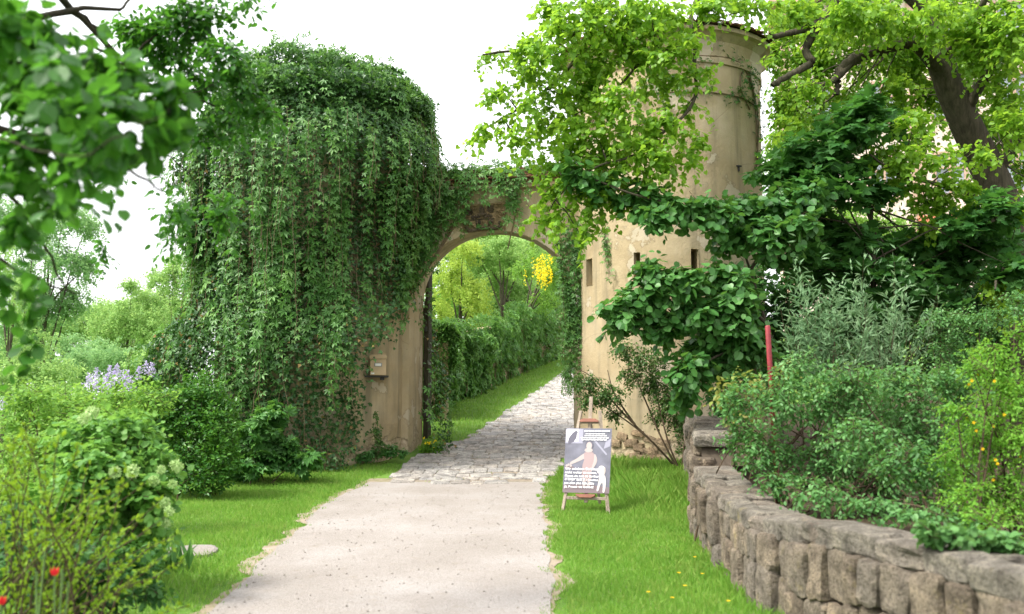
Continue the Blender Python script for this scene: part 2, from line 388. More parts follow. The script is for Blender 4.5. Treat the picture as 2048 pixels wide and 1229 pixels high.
def clump_px(lst, d, dj=.0, depth=1.0):
    "pixel ellipses (px,py,rx,ry[,d]) -> centres and radii in metres"
    C, Rr = [], []
    for e in lst:
        dd = (e[4] if len(e) > 4 else d) + rng.uniform(-dj, dj)
        C.append(at(e[0], e[1], dd)); rx, rz = e[2] * dd / F_PX, e[3] * dd / F_PX
        Rr.append((rx, depth * math.sqrt(rx * rz) if depth else rx, rz))
    return np.array(C), np.array(Rr)
DENS = 2.7
def sprays(C, Rr, per_m2, tw_len, n_leaf, size, droop=.25, up=.8, out=.7, hang=.35, wild=.5, fill=.85, sizevar=.3):
    "twigs spread through ellipsoids with leaves along them -> twig points and leaf frames"
    tw, P, T, N, S = [], [], [], [], []
    for c, r in zip(C, Rr):
        k = max(3, int(DENS * per_m2 * (r[0] * r[2] + r[0] * r[1] + r[1] * r[2]) * 4.19))
        u = unit(rng.normal(size=(k, 3))); rad = rng.random(k) ** .45 * fill
        o = c + u * rad[:, None] * r
        d = unit(out * u + wild * rng.normal(size=(k, 3)) + np.array([0, 0, -droop]))
        L = tw_len * rng.uniform(.55, 1.25, k)
        s = np.linspace(0, 1, 5)
        pts = o[:, None] + d[:, None] * (s * 1.0)[None, :, None] * L[:, None, None]
        pts[..., 2] -= droop * .8 * (s ** 2)[None] * L[:, None]
        pts = pts - d[:, None] * (L * .45)[:, None, None]
        tw.append(pts)
        m = n_leaf; t = np.clip(np.linspace(.08, 1, m)[None] + rng.uniform(-.06, .06, (k, m)), 0, 1)
        i = np.clip((t * 4).astype(int), 0, 3); f = t * 4 - i
        kk = np.arange(k)[:, None]
        p = pts[kk, i] * (1 - f)[..., None] + pts[kk, i + 1] * f[..., None]
        dd = unit(pts[kk, i + 1] - pts[kk, i])
        side = unit(np.cross(dd, np.array([0, 0, 1.]) + .3 * rng.normal(size=(k, m, 3)))) * np.where(np.arange(m) % 2, 1, -1)[None, :, None]
        tt = unit(.45 * dd + .8 * side + np.array([0, 0, -hang]) + .35 * rng.normal(size=(k, m, 3)))
        nn = unit(np.array([0, 0, up]) + .35 * u[:, None] + .42 * rng.normal(size=(k, m, 3)))
        P.append((p + tt * size * .2).reshape(-1, 3)); T.append(tt.reshape(-1, 3)); N.append(nn.reshape(-1, 3))
        S.append((size * rng.uniform(1 - sizevar, 1 + sizevar, (k, m)) * (.75 + .25 * (1 - np.abs(t - .5) * 2))).ravel())
    return np.concatenate(tw), np.concatenate(P), np.concatenate(T), np.concatenate(N), np.concatenate(S)
def twig_mesh(parent, tw, r0, mat, name='twigs', keep=1.0):
    tw = tw[rng.random(len(tw)) < keep * .45][:, ::2]
    rad = np.linspace(r0, r0 * .35, tw.shape[1])[None].repeat(len(tw), 0)
    o = world_tubes(name, tw, rad, mat, parent, 3); o['kind'] = 'stuff'
def limb(a, b, sag=.1, wob=.08, m=10):
    a, b = np.asarray(a, float), np.asarray(b, float); s = np.linspace(0, 1, m)[:, None]; L = np.linalg.norm(b - a)
    p = a + (b - a) * s; p[:, 2] += (sag * L * np.sin(np.pi * s))[:, 0]
    w = np.cumsum(rng.normal(size=(m, 3)), 0) * wob * L / m; return p + (w - s * w[-1]) * 1.0
def limbs(parent, start, ends, r0, r1, mat, sag=.1, name='branches', n=5):
    P = np.array([limb(start if np.ndim(start) == 1 else start[i % len(start)], e, sag) for i, e in enumerate(ends)])
    rad = np.linspace(r0, r1, P.shape[1])[None].repeat(len(P), 0)
    o = world_tubes(name, P, rad, mat, parent, n); o['kind'] = 'stuff'
    return P
def shrub(name, label, base, C, Rr, tpl, size, mat, per_m2=14, tw_len=.3, n_leaf=8, parts=0, cat='shrub', group=None, twig=.004, stem=None,
          stem_r=.014, twig_keep=.6, foot=.25, **kw):
    t = thing(name, label, cat, base, group)
    stem = stem or MAT['twig']
    b = np.array(base, float); starts = b + rng.normal(size=(6, 3)) * [foot, foot, 0]; starts[:, 2] = gz(starts[:, 0], starts[:, 1]) - .04
    limbs(t, starts, C, stem_r, stem_r * .3, stem, .04, 'stems', 5)
    tw, P, T, N, S = sprays(C, Rr, per_m2, tw_len, n_leaf, size, **kw)
    ok = P[:, 2] > gz(P[:, 0], P[:, 1]) + .01
    foliage(t, tpl, P[ok], T[ok], N[ok], S[ok], mat, parts)
    twig_mesh(t, tw, twig, stem, keep=twig_keep)
    return t

# leaf materials
LM = {}
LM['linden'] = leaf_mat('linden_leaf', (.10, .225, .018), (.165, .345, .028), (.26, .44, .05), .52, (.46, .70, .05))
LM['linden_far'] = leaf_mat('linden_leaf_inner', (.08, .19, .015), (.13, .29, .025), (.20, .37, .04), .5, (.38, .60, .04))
LM['maple'] = leaf_mat('maple_leaf', (.03, .11, .024), (.055, .165, .036), (.085, .22, .05), .35, (.14, .38, .04), .5, .25)
LM['hazel'] = leaf_mat('broad_leaf', (.03, .11, .022), (.06, .18, .038), (.12, .275, .075), .33, (.22, .46, .05), .42, .35)
LM['creeper'] = leaf_mat('creeper_leaf', (.045, .13, .024), (.09, .225, .05), (.17, .33, .08), .32, (.24, .46, .06), .42, .35)
LM['ivy'] = leaf_mat('ivy_leaf', (.018, .06, .014), (.036, .105, .024), (.085, .185, .046), .22, (.08, .2, .03), .42, .35)
LM['apple'] = leaf_mat('fruit_tree_leaf', (.016, .075, .010), (.034, .135, .016), (.08, .225, .03), .45, (.16, .44, .03), .4, .35)
LM['hedge'] = leaf_mat('hedge_leaf', (.022, .09, .014), (.045, .15, .022), (.11, .27, .035), .3, (.18, .4, .03), .38, .35)
LM['snow'] = leaf_mat('snowball_leaf', (.065, .18, .035), (.12, .285, .055), (.20, .39, .09), .4, (.34, .6, .08), .5, .25)
LM['lime_sprig'] = leaf_mat('sprig_leaf', (.13, .25, .015), (.21, .36, .025), (.30, .45, .04), .4, (.42, .6, .03), .5, .25)
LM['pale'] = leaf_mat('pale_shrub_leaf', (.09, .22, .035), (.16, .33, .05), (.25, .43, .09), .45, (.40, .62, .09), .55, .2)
LM['far'] = leaf_mat('woodland_leaf_hazed', (.14, .27, .07), (.23, .40, .12), (.33, .50, .18), .5, (.55, .75, .22), .6, .15)  # far leaves: distant haze is put into the colour as extra paleness
LM['far_blue'] = leaf_mat('woodland_leaf_cool_hazed', (.12, .26, .10), (.20, .37, .15), (.29, .47, .20), .5, (.45, .68, .24), .6, .15)  # cool leaf tone, also paled in the colour for haze
LM['far_yellow'] = leaf_mat('valley_leaf_yellow_hazed', (.20, .31, .05), (.30, .43, .08), (.40, .52, .11), .5, (.62, .76, .12), .6, .15)  # yellow leaf tone with the haze painted in as paleness
LM['buddleia'] = leaf_mat('grey_green_leaf', (.08, .17, .075), (.155, .27, .13), (.26, .38, .21), .3, (.28, .45, .18), .6, .2)
LM['rose'] = leaf_mat('rose_leaf', (.035, .12, .026), (.08, .215, .055), (.16, .33, .11), .35, (.25, .48, .08), .45, .3)
LM['rose_dark'] = leaf_mat('climbing_rose_leaf', (.028, .08, .016), (.058, .14, .028), (.12, .22, .045), .3, (.18, .33, .04), .45, .35)
LM['rose_red'] = leaf_mat('young_rose_leaf', (.20, .17, .04), (.20, .25, .05), (.18, .31, .07), .35, (.4, .42, .06), .5, .25)
LM['cinquefoil'] = leaf_mat('yellow_green_leaf', (.08, .23, .025), (.145, .34, .04), (.22, .43, .06), .45, (.36, .62, .05), .5, .2)
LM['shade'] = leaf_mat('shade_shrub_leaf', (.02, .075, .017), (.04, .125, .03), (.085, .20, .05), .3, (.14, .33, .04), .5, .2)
LM['herb'] = leaf_mat('herb_leaf', (.05, .14, .035), (.09, .22, .06), (.15, .31, .10), .3, (.25, .46, .1), .5, .25)
LM['grass'] = leaf_mat('grass_blade', (.09, .22, .025), (.155, .315, .045), (.26, .40, .075), .4, (.34, .58, .07), .55, .2, dry=(.26, .32, .085))
LM['yellow'] = leaf_mat('yellow_petal', (.75, .55, .01), (.85, .68, .02), (.9, .75, .05), .35, (.9, .75, .03), .6, .2)
LM['orange'] = leaf_mat('orange_petal', (.75, .42, .01), (.85, .55, .01), (.9, .65, .02), .3, (.9, .6, .02), .6, .2)
LM['lilac'] = leaf_mat('lilac_petal', (.42, .36, .58), (.55, .48, .70), (.66, .62, .80), .3, (.6, .5, .8), .6, .2)
LM['cream'] = leaf_mat('snowball_petal', (.26, .42, .13), (.36, .52, .20), (.48, .62, .30), .3, (.7, .8, .4), .6, .2)
LM['red'] = leaf_mat('red_petal', (.45, .01, .02), (.6, .02, .03), (.7, .03, .04), .25, (.7, .03, .03), .5, .3)

# ================================================================== THE SETTING
def ground_material():
    t = NT('earth_and_turf'); p = t.pos(); n = t.noise(p, 1.4, 6); f = t.noise(p, 26, 6, .7)
    c = t.ramp(n, [(.35, (.07, .15, .022)), (.6, (.11, .22, .032)), (.8, (.17, .25, .06))])
    c = t.mix(t.ramp(f, [(.52, (0, 0, 0)), (.66, (.8, .8, .8))]), c, (.17, .145, .09))
    xyz = t.n('SeparateXYZ', {0: p}).outputs; bedm = t.math('MULTIPLY', t.math('GREATER_THAN', xyz[0], 2.25), t.math('LESS_THAN', xyz[1], 27.0))
    soil = t.ramp(f, [(.3, (.03, .022, .014)), (.7, (.085, .062, .04))])
    c = t.mix(bedm, c, soil)
    return t.finish(c, .95, t.bump(f, .6, .03), .1)
xs = np.concatenate([-np.geomspace(1500, 16, 22), np.arange(-15.5, 15.51, .5), np.geomspace(16, 1500, 22)])
ys = np.concatenate([np.array([-600, -150, -40, -10, -2, 0]), np.arange(1, 60, .4), np.geomspace(60, 2500, 24)])
X, Y = np.meshgrid(xs, ys); Z = gz(X, Y)
idx = np.arange(X.size).reshape(X.shape)
Fq = np.stack([idx[:-1, :-1], idx[:-1, 1:], idx[1:, 1:], idx[1:, :-1]], -1).reshape(-1, 4)
ground = obj('ground', np_mesh('ground', np.stack([X, Y, Z], -1), Fq, smooth=True), ground_material())
tag(ground, 'sloping green ground under the lawn and the garden beds', None, None, 'structure')

def edge_fn(pixels, y_lo, y_hi):
    pts = np.array([ghit(*p) for p in pixels]); o = np.argsort(pts[:, 1]); pts = pts[o]
    Yv, Xv = list(pts[:, 1]), list(pts[:, 0])
    s0 = (Xv[1] - Xv[0]) / (Yv[1] - Yv[0]); Xv.insert(0, Xv[0] + s0 * (y_lo - Yv[0])); Yv.insert(0, y_lo)
    s1 = (Xv[-1] - Xv[-2]) / (Yv[-1] - Yv[-2]); Xv.append(Xv[-1] + s1 * (y_hi - Yv[-1])); Yv.append(y_hi)
    return lambda y: np.interp(y, Yv, Xv)
PL = edge_fn([(420, 1229), (520, 1130), (600, 1060), (645, 1012), (700, 985), (748, 962), (785, 950)], 2.0, 19)
PR = edge_fn([(1108, 1229), (1096, 1100), (1085, 1030), (1083, 985), (1092, 955)], 2.0, 19)
RL = edge_fn([(778, 968), (795, 945), (830, 916), (880, 897), (935, 878), (1003, 832), (1062, 792), (1120, 752)], 15.5, 50)
RR = edge_fn([(1088, 968), (1097, 940), (1122, 905), (1150, 872), (1182, 830), (1205, 790)], 15.5, 50)
Y_COB = float(ghit(940, 968)[1])
def jag(y, s, amp): return amp * (noise(np.stack([y * 3.1, y * 0 + s, y * 0], -1)) - .5) * 2 + amp * .6 * (noise(np.stack([y * 11., y * 0 + s + 9, y * 0], -1)) - .5)
def strip(name, L, Rr, y0, y1, dy, nx, dz, mat, amp):
    y = np.arange(y0, y1, dy); l = L(y) + jag(y, 1.5, amp); r = Rr(y) + jag(y, 7.5, amp)
    u = np.linspace(0, 1, nx); Xg = l[:, None] * (1 - u) + r[:, None] * u; Yg = y[:, None].repeat(nx, 1)
    V = np.stack([Xg, Yg, gz(Xg, Yg) + dz], -1); i = np.arange(V.shape[0] * nx).reshape(-1, nx)
    F = np.stack([i[:-1, :-1], i[:-1, 1:], i[1:, 1:], i[1:, :-1]], -1).reshape(-1, 4)
    return obj(name, np_mesh(name, V, F, smooth=True), mat)
def gravel_material():
    t = NT('pale_gravel'); p = t.pos()
    v = t.n('TexVoronoi', {'Vector': p, 'Scale': 85.0, 'Randomness': 1.0}); n = t.noise(p, .8, 5); f = t.noise(p, 60, 5, .75); m = t.noise(p, 6, 6, .7)
    c = t.ramp(v.outputs['Color'], [(.1, (.21, .187, .168)), (.5, (.29, .262, .24)), (.9, (.37, .345, .325))])
    c = t.mix(.55, c, t.ramp(n, [(.3, (.235, .21, .185)), (.5, (.295, .267, .243)), (.72, (.38, .36, .345))]))
    c = t.mix(t.ramp(m, [(.56, (0, 0, 0)), (.72, (.5, .5, .5))]), c, (.24, .20, .155))
    c = t.mix(t.ramp(t.n('TexVoronoi', {'Vector': p, 'Scale': 60.0}).outputs['Color'], [(.03, (.6, .6, .6)), (.09, (0, 0, 0))]), c, (.2, .165, .14))
    return t.finish(c, .95, t.bump(t.math('ADD', v.outputs['Distance'], f), .8, .012), .1)
MAT['gravel'] = gravel_material()
verge = strip('path_shoulder', lambda y: PL(y) - .10, lambda y: PR(y) + .09, 2.2, Y_COB + .5, .05, 24, .007, None, .16)
vt = NT('sandy_soil'); vp = vt.pos(); vn = vt.noise(vp, 5, 6, .7); verge.data.materials.append(vt.finish(vt.ramp(vn, [(.3, (.17, .16, .07)), (.5, (.27, .225, .165)), (.7, (.33, .28, .235))]), .95, vt.bump(vt.noise(vp, 50, 5, .7), .7, .02), .1))
tag(verge, 'sandy worn strip between the gravel drive and the lawns', None, None, 'structure')
path = strip('gravel_path', PL, PR, 2.2, Y_COB + .12, .05, 24, .014, MAT['gravel'], .045)
tag(path, 'pale pinkish gravel drive leading up to the gate', None, None, 'structure')
# loose pebbles
n = 1800; yy = 3.5 + (Y_COB - 3.7) * rng.random(n) ** 1.0; u = rng.uniform(-.02, 1.02, n); xx = PL(yy) * (1 - u) + PR(yy) * u
oc = np.array([(1, 0, 0), (0, 1, 0), (-1, 0, 0), (0, -1, 0), (0, 0, .7), (0, 0, -.5)]); of = np.array([(0, 1, 4), (1, 2, 4), (2, 3, 4), (3, 0, 4), (1, 0, 5), (2, 1, 5), (3, 2, 5), (0, 3, 5)])
sz = .003 + .009 * rng.random(n) ** 3
V = np.stack([xx, yy, gz(xx, yy) + .017], -1)[:, None] + oc[None] * (sz[:, None, None] * rng.uniform(.7, 1.3, (n, 6, 1)))
F = of[None] + (np.arange(n) * 6)[:, None, None]
peb = obj('gravel', np_mesh('gravel', V, F.reshape(-1, 3)), stone_mat('pebble', [(.34, .30, .27), (.48, .43, .39), (.20, .175, .155)], False, 30))
tag(peb, 'loose pebbles scattered over the gravel drive', 'gravel', None, 'stuff')

# cobbled road: bedding plus stones, the nearest 300 one by one
bed = flat_mat('cobble_bedding', (.23, .195, .15), .95, .1, .35, 14, .02)
road = strip('cobbled_road', RL, RR, Y_COB, 50, .1, 16, .012, bed, .05)
tag(road, 'worn grey cobbled road rising through the gate arch', None, None, 'structure')
def cobble_mesh(seed):
    g = np.random.default_rng(seed); k = 8; a = np.arange(k) * 2 * np.pi / k + np.pi / 8
    sq = np.stack([np.sign(np.cos(a)) * np.abs(np.cos(a)) ** .22, np.sign(np.sin(a)) * np.abs(np.sin(a)) ** .22], -1) * .5 * g.uniform(.93, 1.05, (k, 1))
    V = [(*p, -.05) for p in sq] + [(*p, .012) for p in sq] + [(*(p * .90), .026 + g.uniform(-.006, .004)) for p in sq] + [(0, 0, .027 + g.uniform(-.006, .003))]
    F = []
    for r in (0, 1): F += [(r * k + i, r * k + (i + 1) % k, (r + 1) * k + (i + 1) % k, (r + 1) * k + i) for i in range(k)]
    F += [(2 * k + i, 2 * k + (i + 1) % k, 3 * k) for i in range(k)]
    me = py_mesh('cobble', V, F); me.materials.append(MAT['cobble']); return me
COB = [cobble_mesh(40 + i) for i in range(9)]
y = Y_COB - .02; cnt = 0; restV, restF, nb = [], [], 0
row = 0
while y < 46:
    dep = rng.uniform(.26, .38); yc = y + dep / 2
    l, r = float(RL(yc)) + rng.uniform(-.12, .08), float(RR(yc)) + rng.uniform(-.08, .12); x = l
    sl = float(RL(yc + .5) - RL(yc - .5))
    while x < r:
        w = rng.uniform(.22, .42); xc = x + w / 2; wav = .10 * math.sin(xc * 1.9 + row * .35) + .035 * rng.normal()
        yq = yc + wav; zc = float(gz(xc, yq)); tilt = math.atan(float(gz(xc, yq + .2) - gz(xc, yq - .2)) / .4)
        if y < Y_COB + .3 and rng.random() < .10: x += w; continue
        M = Matrix.Translation((xc, yq, zc + .006 + rng.uniform(-.006, .008))) @ Matrix.Rotation(tilt, 4, 'X') @ Matrix.Rotation(rng.normal() * .05 - sl * .35, 4, 'Z') @ Matrix.Rotation(rng.normal() * .02, 4, 'Y') @ Matrix.Diagonal((w * .98, dep * .98, 1.0, 1))
        me = COB[int(rng.integers(9))]; px, py, _ = proj(np.array([xc, yq, zc]))
        if cnt < 300 and (px < 1145 or yq < 20):
            o = bpy.data.objects.new('cobble', me); o.matrix_local = M; link(o, road); cnt += 1
        else:
            restV += [M @ v.co for v in me.vertices]; restF += [[i + nb for i in p.vertices] for p in me.polygons]; nb += len(me.vertices)
        x += w
    y += dep; row += 1
o = obj('cobbles', py_mesh('cobbles', restV, restF), MAT['cobble'], road); o['kind'] = 'stuff'

# grass
def grass(name, label, x, y, h, w, mat, lean=.35):
    n = len(x); z = gz(x, y) - .004; a = rng.uniform(0, 2 * np.pi, n); ld = rng.uniform(0, 2 * np.pi, n); ln = np.abs(rng.normal(size=n)) * lean
    B = np.stack([x, y, z], -1); D = np.stack([np.cos(a), np.sin(a), a * 0], -1) * (w * .5)[:, None]
    L = np.stack([np.cos(ld), np.sin(ld), a * 0], -1) * (ln * h)[:, None]; H = np.stack([a * 0, a * 0, h], -1)
    V = np.stack([B - D, B + D, B + D * .75 + H * .55 + L * .32, B + H + L], 1)
    F = (np.array([(0, 1, 2), (0, 2, 3)])[None] + (np.arange(n) * 4)[:, None, None]).reshape(-1, 3)
    o = obj(name, np_mesh(name, V, F, np.repeat(rng.random(n), 2)), mat); return tag(o, label, 'grass', None, 'stuff')
def keep(mask, *a): return [v[mask] for v in a]
# left verge
n = 125000; y = 4.5 + 14.5 * rng.random(n) ** .8; x = rng.uniform(-7, 0, n)
e = PL(y) + jag(y, 1.5, .07); e = np.where(y > Y_COB, np.minimum(e, RL(y)), e)
m = (x < e + .22 * (noise(np.stack([x, y, y * 0], -1), 5, 77) - .45)) & (.5 * noise(np.stack([x, y, y * 0], -1), 2.3) + .5 * noise(np.stack([x, y, y * 0], -1), 8, 5) + .75 * (e - x) > .42 + .2 * (rng.random(n) - .5))
m &= ((x + 4.08) ** 2 + (y - 20.3) ** 2 > 1.9 ** 2)
sl = np.abs(x - at(370, 1105, 10.2)[0]) / .42 + np.abs(y - 10.3) / .45; m &= sl > 1
x, y, e = keep(m, x, y, e)
h = .035 + .05 * noise(np.stack([x, y, y * 0], -1), 1.3, 3) + .02 * rng.random(len(x)); h *= np.where(e - x < .15, .6, 1)
grass('grass', 'short lawn along the left side of the gravel drive', x, y, h, .006 + .005 * rng.random(len(x)), LM['grass'])
# right verge
n = 110000; y = 4.0 + 14.6 * rng.random(n) ** .8; x = rng.uniform(.2, 3.6, n)
e = PR(y) + jag(y, 7.5, .07); e = np.where(y > Y_COB, np.maximum(e, RR(y)), e)
m = (x > e - .22 * (noise(np.stack([x, y, y * 0], -1), 5, 78) - .45)) & (x < wallx(y) + .02) & (.5 * noise(np.stack([x, y, y * 0], -1), 2.3) + .5 * noise(np.stack([x, y, y * 0], -1), 8, 5) + .75 * (x - e) > .42 + .2 * (rng.random(n) - .5))
m &= ((x - 3.2) ** 2 + (y - 20) ** 2 > 1.83 ** 2)
x, y, e = keep(m, x, y, e)
tall = sstep(1.25, 1.9, x) * sstep(12.0, 14.5, y)
h = .035 + .05 * noise(np.stack([x, y, y * 0], -1), 1.3, 3) + .02 * rng.random(len(x)) + tall * .26 * rng.random(len(x)); h *= np.where(x - e < .15, .6, 1)
h += .10 * rng.random(len(x)) * np.exp(-np.abs(wallx(y) - x) / .10)
grass('grass', 'lawn between the drive and the low stone wall, longer by the tower', x, y, h, .006 + .005 * rng.random(len(x)), LM['grass'])
# beyond the gate
n = 60000; y = 20.5 + 24 * rng.random(n) ** 1.1; x = rng.uniform(-4, 4.5, n)
m = (x < RL(y) + .12 * rng.normal(size=n)) & (x > RL(y) - 3.2); x, y = keep(m, x, y)
grass('grass', 'strip of grass beside the cobbles beyond the arch', x, y, .05 + .06 * rng.random(len(x)), .010 + .006 * rng.random(len(x)), LM['grass'])
# grass in the joints of the cobbles
n = 2600; y = Y_COB + 8 * rng.random(n) ** 1.6; u = rng.random(n); x = RL(y) * (1 - u) + RR(y) * u
m = noise(np.stack([x, y, y * 0], -1), 3, 6) > .66; x, y = keep(m, x, y)
grass('grass', 'sparse tufts growing in the joints of the cobbles', x, y, .035 + .02 * rng.random(len(x)), .006 + 0 * x, LM['grass'])
# flat slab lying in the lawn
c = at(372, 1103, 10.25); zc = float(gz(c[0], c[1]))
g = np.random.default_rng(3); a = np.arange(11) * 2 * np.pi / 11
ring = np.stack([np.cos(a) * .36, np.sin(a) * .42], -1) * g.uniform(.8, 1.15, (11, 1))
V = [(*p, -.03) for p in ring] + [(*p, .022) for p in ring] + [(*(p * .9), .034) for p in ring] + [(0, 0, .036)]
F = [(r * 11 + i, r * 11 + (i + 1) % 11, (r + 1) * 11 + (i + 1) % 11, (r + 1) * 11 + i) for r in (0, 1) for i in range(11)] + [(22 + i, 22 + (i + 1) % 11, 33) for i in range(11)]
tag(obj('stepping_stone', py_mesh('stepping_stone', V, F), MAT['gravel'], loc=(c[0], c[1], zc)), 'flat pale stone slab lying in the lawn beside the shrubs', 'stone')
# ================================================================== GATE AND TOWERS
TL_C, TL_R = np.array([-4.08, 20.3]), 1.90
TR_C, TR_R = np.array([3.20, 20.0]), 1.85
def cyl_hit(px, py, c, r):
    d = np.arange(c[1] - r - .5, c[1] + .2, .004); P = at(px, py, d); q = (P[:, 0] - c[0]) ** 2 + (P[:, 1] - c[1]) ** 2 < r * r
    return P[int(np.argmax(q))] if q.any() else P[-1]
def round_wall(c, r, z0, z1, slits, prof=lambda a, z: 0.0, na=112, nz=30):
    "cylinder with deep narrow openings; slits: (angle, z, width, height)"
    A = list(np.linspace(0, 2 * np.pi, na, endpoint=False)); Zs = list(np.linspace(z0, z1, nz))
    for (a, z, w, h) in slits:
        for v in (a - w / 2 / r, a + w / 2 / r): A = [q for q in A if abs(q - v) > .012] + [v % (2 * np.pi)]
        for v in (z - h / 2, z + h / 2): Zs = [q for q in Zs if abs(q - v) > .03] + [v]
    A = np.array(sorted(A)); Zs = np.array(sorted(Zs)); n = len(A)
    AA, ZZ = np.meshgrid(A, Zs); rr = r + prof(AA, ZZ)
    V = np.stack([rr * np.cos(AA), rr * np.sin(AA), ZZ], -1).reshape(-1, 3).tolist(); F = []
    for j in range(len(Zs) - 1):
        zm = (Zs[j] + Zs[j + 1]) / 2
        for i in range(n):
            a0, a1 = A[i], A[(i + 1) % n] + (2 * np.pi if i == n - 1 else 0); am = (a0 + a1) / 2
            if any(abs(((am - a) + np.pi) % (2 * np.pi) - np.pi) < w / 2 / r and abs(zm - z) < h / 2 for a, z, w, h in slits): continue
            F.append((j * n + i, j * n + (i + 1) % n, (j + 1) * n + (i + 1) % n, (j + 1) * n + i))
    for (a, z, w, h) in slits:                                     # reveals going into the wall
        b = len(V)
        for rad, k in ((r + .012, 1.0), (r - .55, .8)):
            for da, dz in ((-1, -1), (1, -1), (1, 1), (-1, 1)):
                t = a + da * w / 2 / r * k; V.append([rad * math.cos(t), rad * math.sin(t), z + dz * h / 2])
        F += [(b + i, b + (i + 1) % 4, b + 4 + (i + 1) % 4, b + 4 + i) for i in range(4)] + [(b + 7, b + 6, b + 5, b + 4)]
    return py_mesh('wall', V, F)
def slit_at(px, py, wpx, hpx, c, r):
    P = cyl_hit(px, py, c, r); s = P[1] / F_PX
    return (math.atan2(P[1] - c[1], P[0] - c[0]) % (2 * np.pi), P[2], wpx * s, hpx * s)
def crumble(a, z):                     # broken plaster and rubble near the foot
    P = np.stack([np.cos(a) * 2, np.sin(a) * 2, z], -1); n = noise(P, 3.2, 4); m = noise(P, 1.1, 2)
    return .012 * (noise(P, 1.6, 8) - .5) + np.where(z < 1.0 + .9 * m - .3, -.035 + .06 * n, 0) * sstep(1.6, .9, z)

# --- right tower
Z_EAVE = float(at(1400, 48, TR_C[1] - 2.05)[2])
tower = thing('round_tower', 'tall round tower of stained ochre plaster with a flared cornice behind the linden leaves', 'tower', (TR_C[0], TR_C[1], 0))
slits = [slit_at(1274, 530, 13, 50, TR_C, TR_R), slit_at(1389, 520, 15, 44, TR_C, TR_R), slit_at(1179, 545, 24, 54, TR_C, TR_R)]
obj('wall', round_wall(TR_C, TR_R, -.2, Z_EAVE - .62, slits, crumble, 140, 60), MAT['plaster'], tower)
MB().lathe([(TR_R - .02, Z_EAVE - .66), (TR_R + .035, Z_EAVE - .65), (TR_R + .04, Z_EAVE - .56), (TR_R + .015, Z_EAVE - .54), (TR_R + .03, Z_EAVE - .40), (TR_R + .08, Z_EAVE - .24),
            (TR_R + .20, Z_EAVE - .13), (TR_R + .27, Z_EAVE - .10), (TR_R + .27, Z_EAVE - .02), (TR_R - .2, Z_EAVE - .01)], 112).build('cornice', MAT['plaster'], tower, smooth=False)
roof = MB().lathe([(TR_R + .30, Z_EAVE), (TR_R + .31, Z_EAVE + .025), (.02, Z_EAVE + .62)], 96).build('roof', MAT['tile'], tower)
tm = MB().prism([(-.085, 0), (-.06, .022), (0, .03), (.06, .022), (.085, 0), (.06, -.008), (-.06, -.008)], -.30, .03).build('roof_tile', MAT['tile'], roof).data
first = bpy.data.objects['roof_tile']
nT = 74
for k in range(nT):
    a = 2 * np.pi * k / nT; rr = TR_R + .32; M = Matrix.Rotation(a - math.pi / 2, 4, 'Z') @ Matrix.Translation((0, rr + .03, Z_EAVE + .02 + .012 * rng.normal())) @ Matrix.Rotation(R(-14) + .05 * rng.normal(), 4, 'X')
    o = first if k == 0 else bpy.data.objects.new('roof_tile', tm); o.matrix_local = M
    if k: link(o, roof)
# exposed rubble stones at the foot of the tower
def stone_mesh(seed, n=3, rough=.16, name='stone', mat=None, smooth=False):
    g = np.random.default_rng(seed); import bmesh
    bm = bmesh.new(); bmesh.ops.create_cube(bm, size=2); bmesh.ops.subdivide_edges(bm, edges=list(bm.edges), cuts=n, use_grid_fill=True)
    P = np.array([v.co[:] for v in bm.verts]); L = (np.abs(P) ** 9).sum(-1, keepdims=True) ** (1 / 9.0); Q = P / L
    off = g.uniform(0, 50, 3); nn = np.stack([noise(Q * 1.1 + off, 1.0, seed), noise(Q * 1.1 + off + 7, 1.0, seed), noise(Q * 1.1 + off + 13, 1.0, seed)], -1) - .5
    n2 = noise(Q * 3.1 + off, 1.0, seed + 1)[:, None] - .5
    Q = (Q + nn * rough * 2.2 + unit(Q) * n2 * rough * .9 + g.normal(size=Q.shape) * .012) * .5
    for v, q in zip(bm.verts, Q): v.co = q
    bm.verts.index_update(); me = py_mesh(name, Q, [[v.index for v in f.verts] for f in bm.faces], smooth); bm.free()
    if mat: me.materials.append(mat)
    return me
RUB = [stone_mesh(300 + i, 2, .2, 'rubble_stone', stone_mat('rubble_%d' % i, [(.30, .22, .15), (.44, .35, .24), (.36, .26, .17)], False, 11) if i == 0 else None) for i in range(4)]
for me in RUB[1:]: me.materials.append(RUB[0].materials[0])
for k in range(26):
    px, py = rng.uniform(1225, 1330), rng.uniform(858, 935)
    if (px - 1225) * .55 + 850 > py + 25: continue
    P = cyl_hit(px, py, TR_C, TR_R - .02); o = bpy.data.objects.new('rubble_stone', RUB[k % 4]); link(o, tower)
    o.location = (P[0] - TR_C[0], P[1] - TR_C[1], P[2]); o.scale = (rng.uniform(.14, .26), .11, rng.uniform(.09, .16)); o.rotation_euler = (0, rng.normal() * .3, math.atan2(P[1] - TR_C[1], P[0] - TR_C[0]) + math.pi / 2)
# small rusty hook with its stain
P = cyl_hit(1476, 333, TR_C, TR_R); MB().box(-.05, .05, -.05, .02, -.012, .012).box(-.012, .012, -.03, .02, -.10, .012).build('iron_hook', MAT['iron'], tower, loc=(P[0] - TR_C[0], P[1] - TR_C[1], P[2]), rot=(0, 0, math.atan2(P[1] - TR_C[1], P[0] - TR_C[0]) + math.pi / 2))

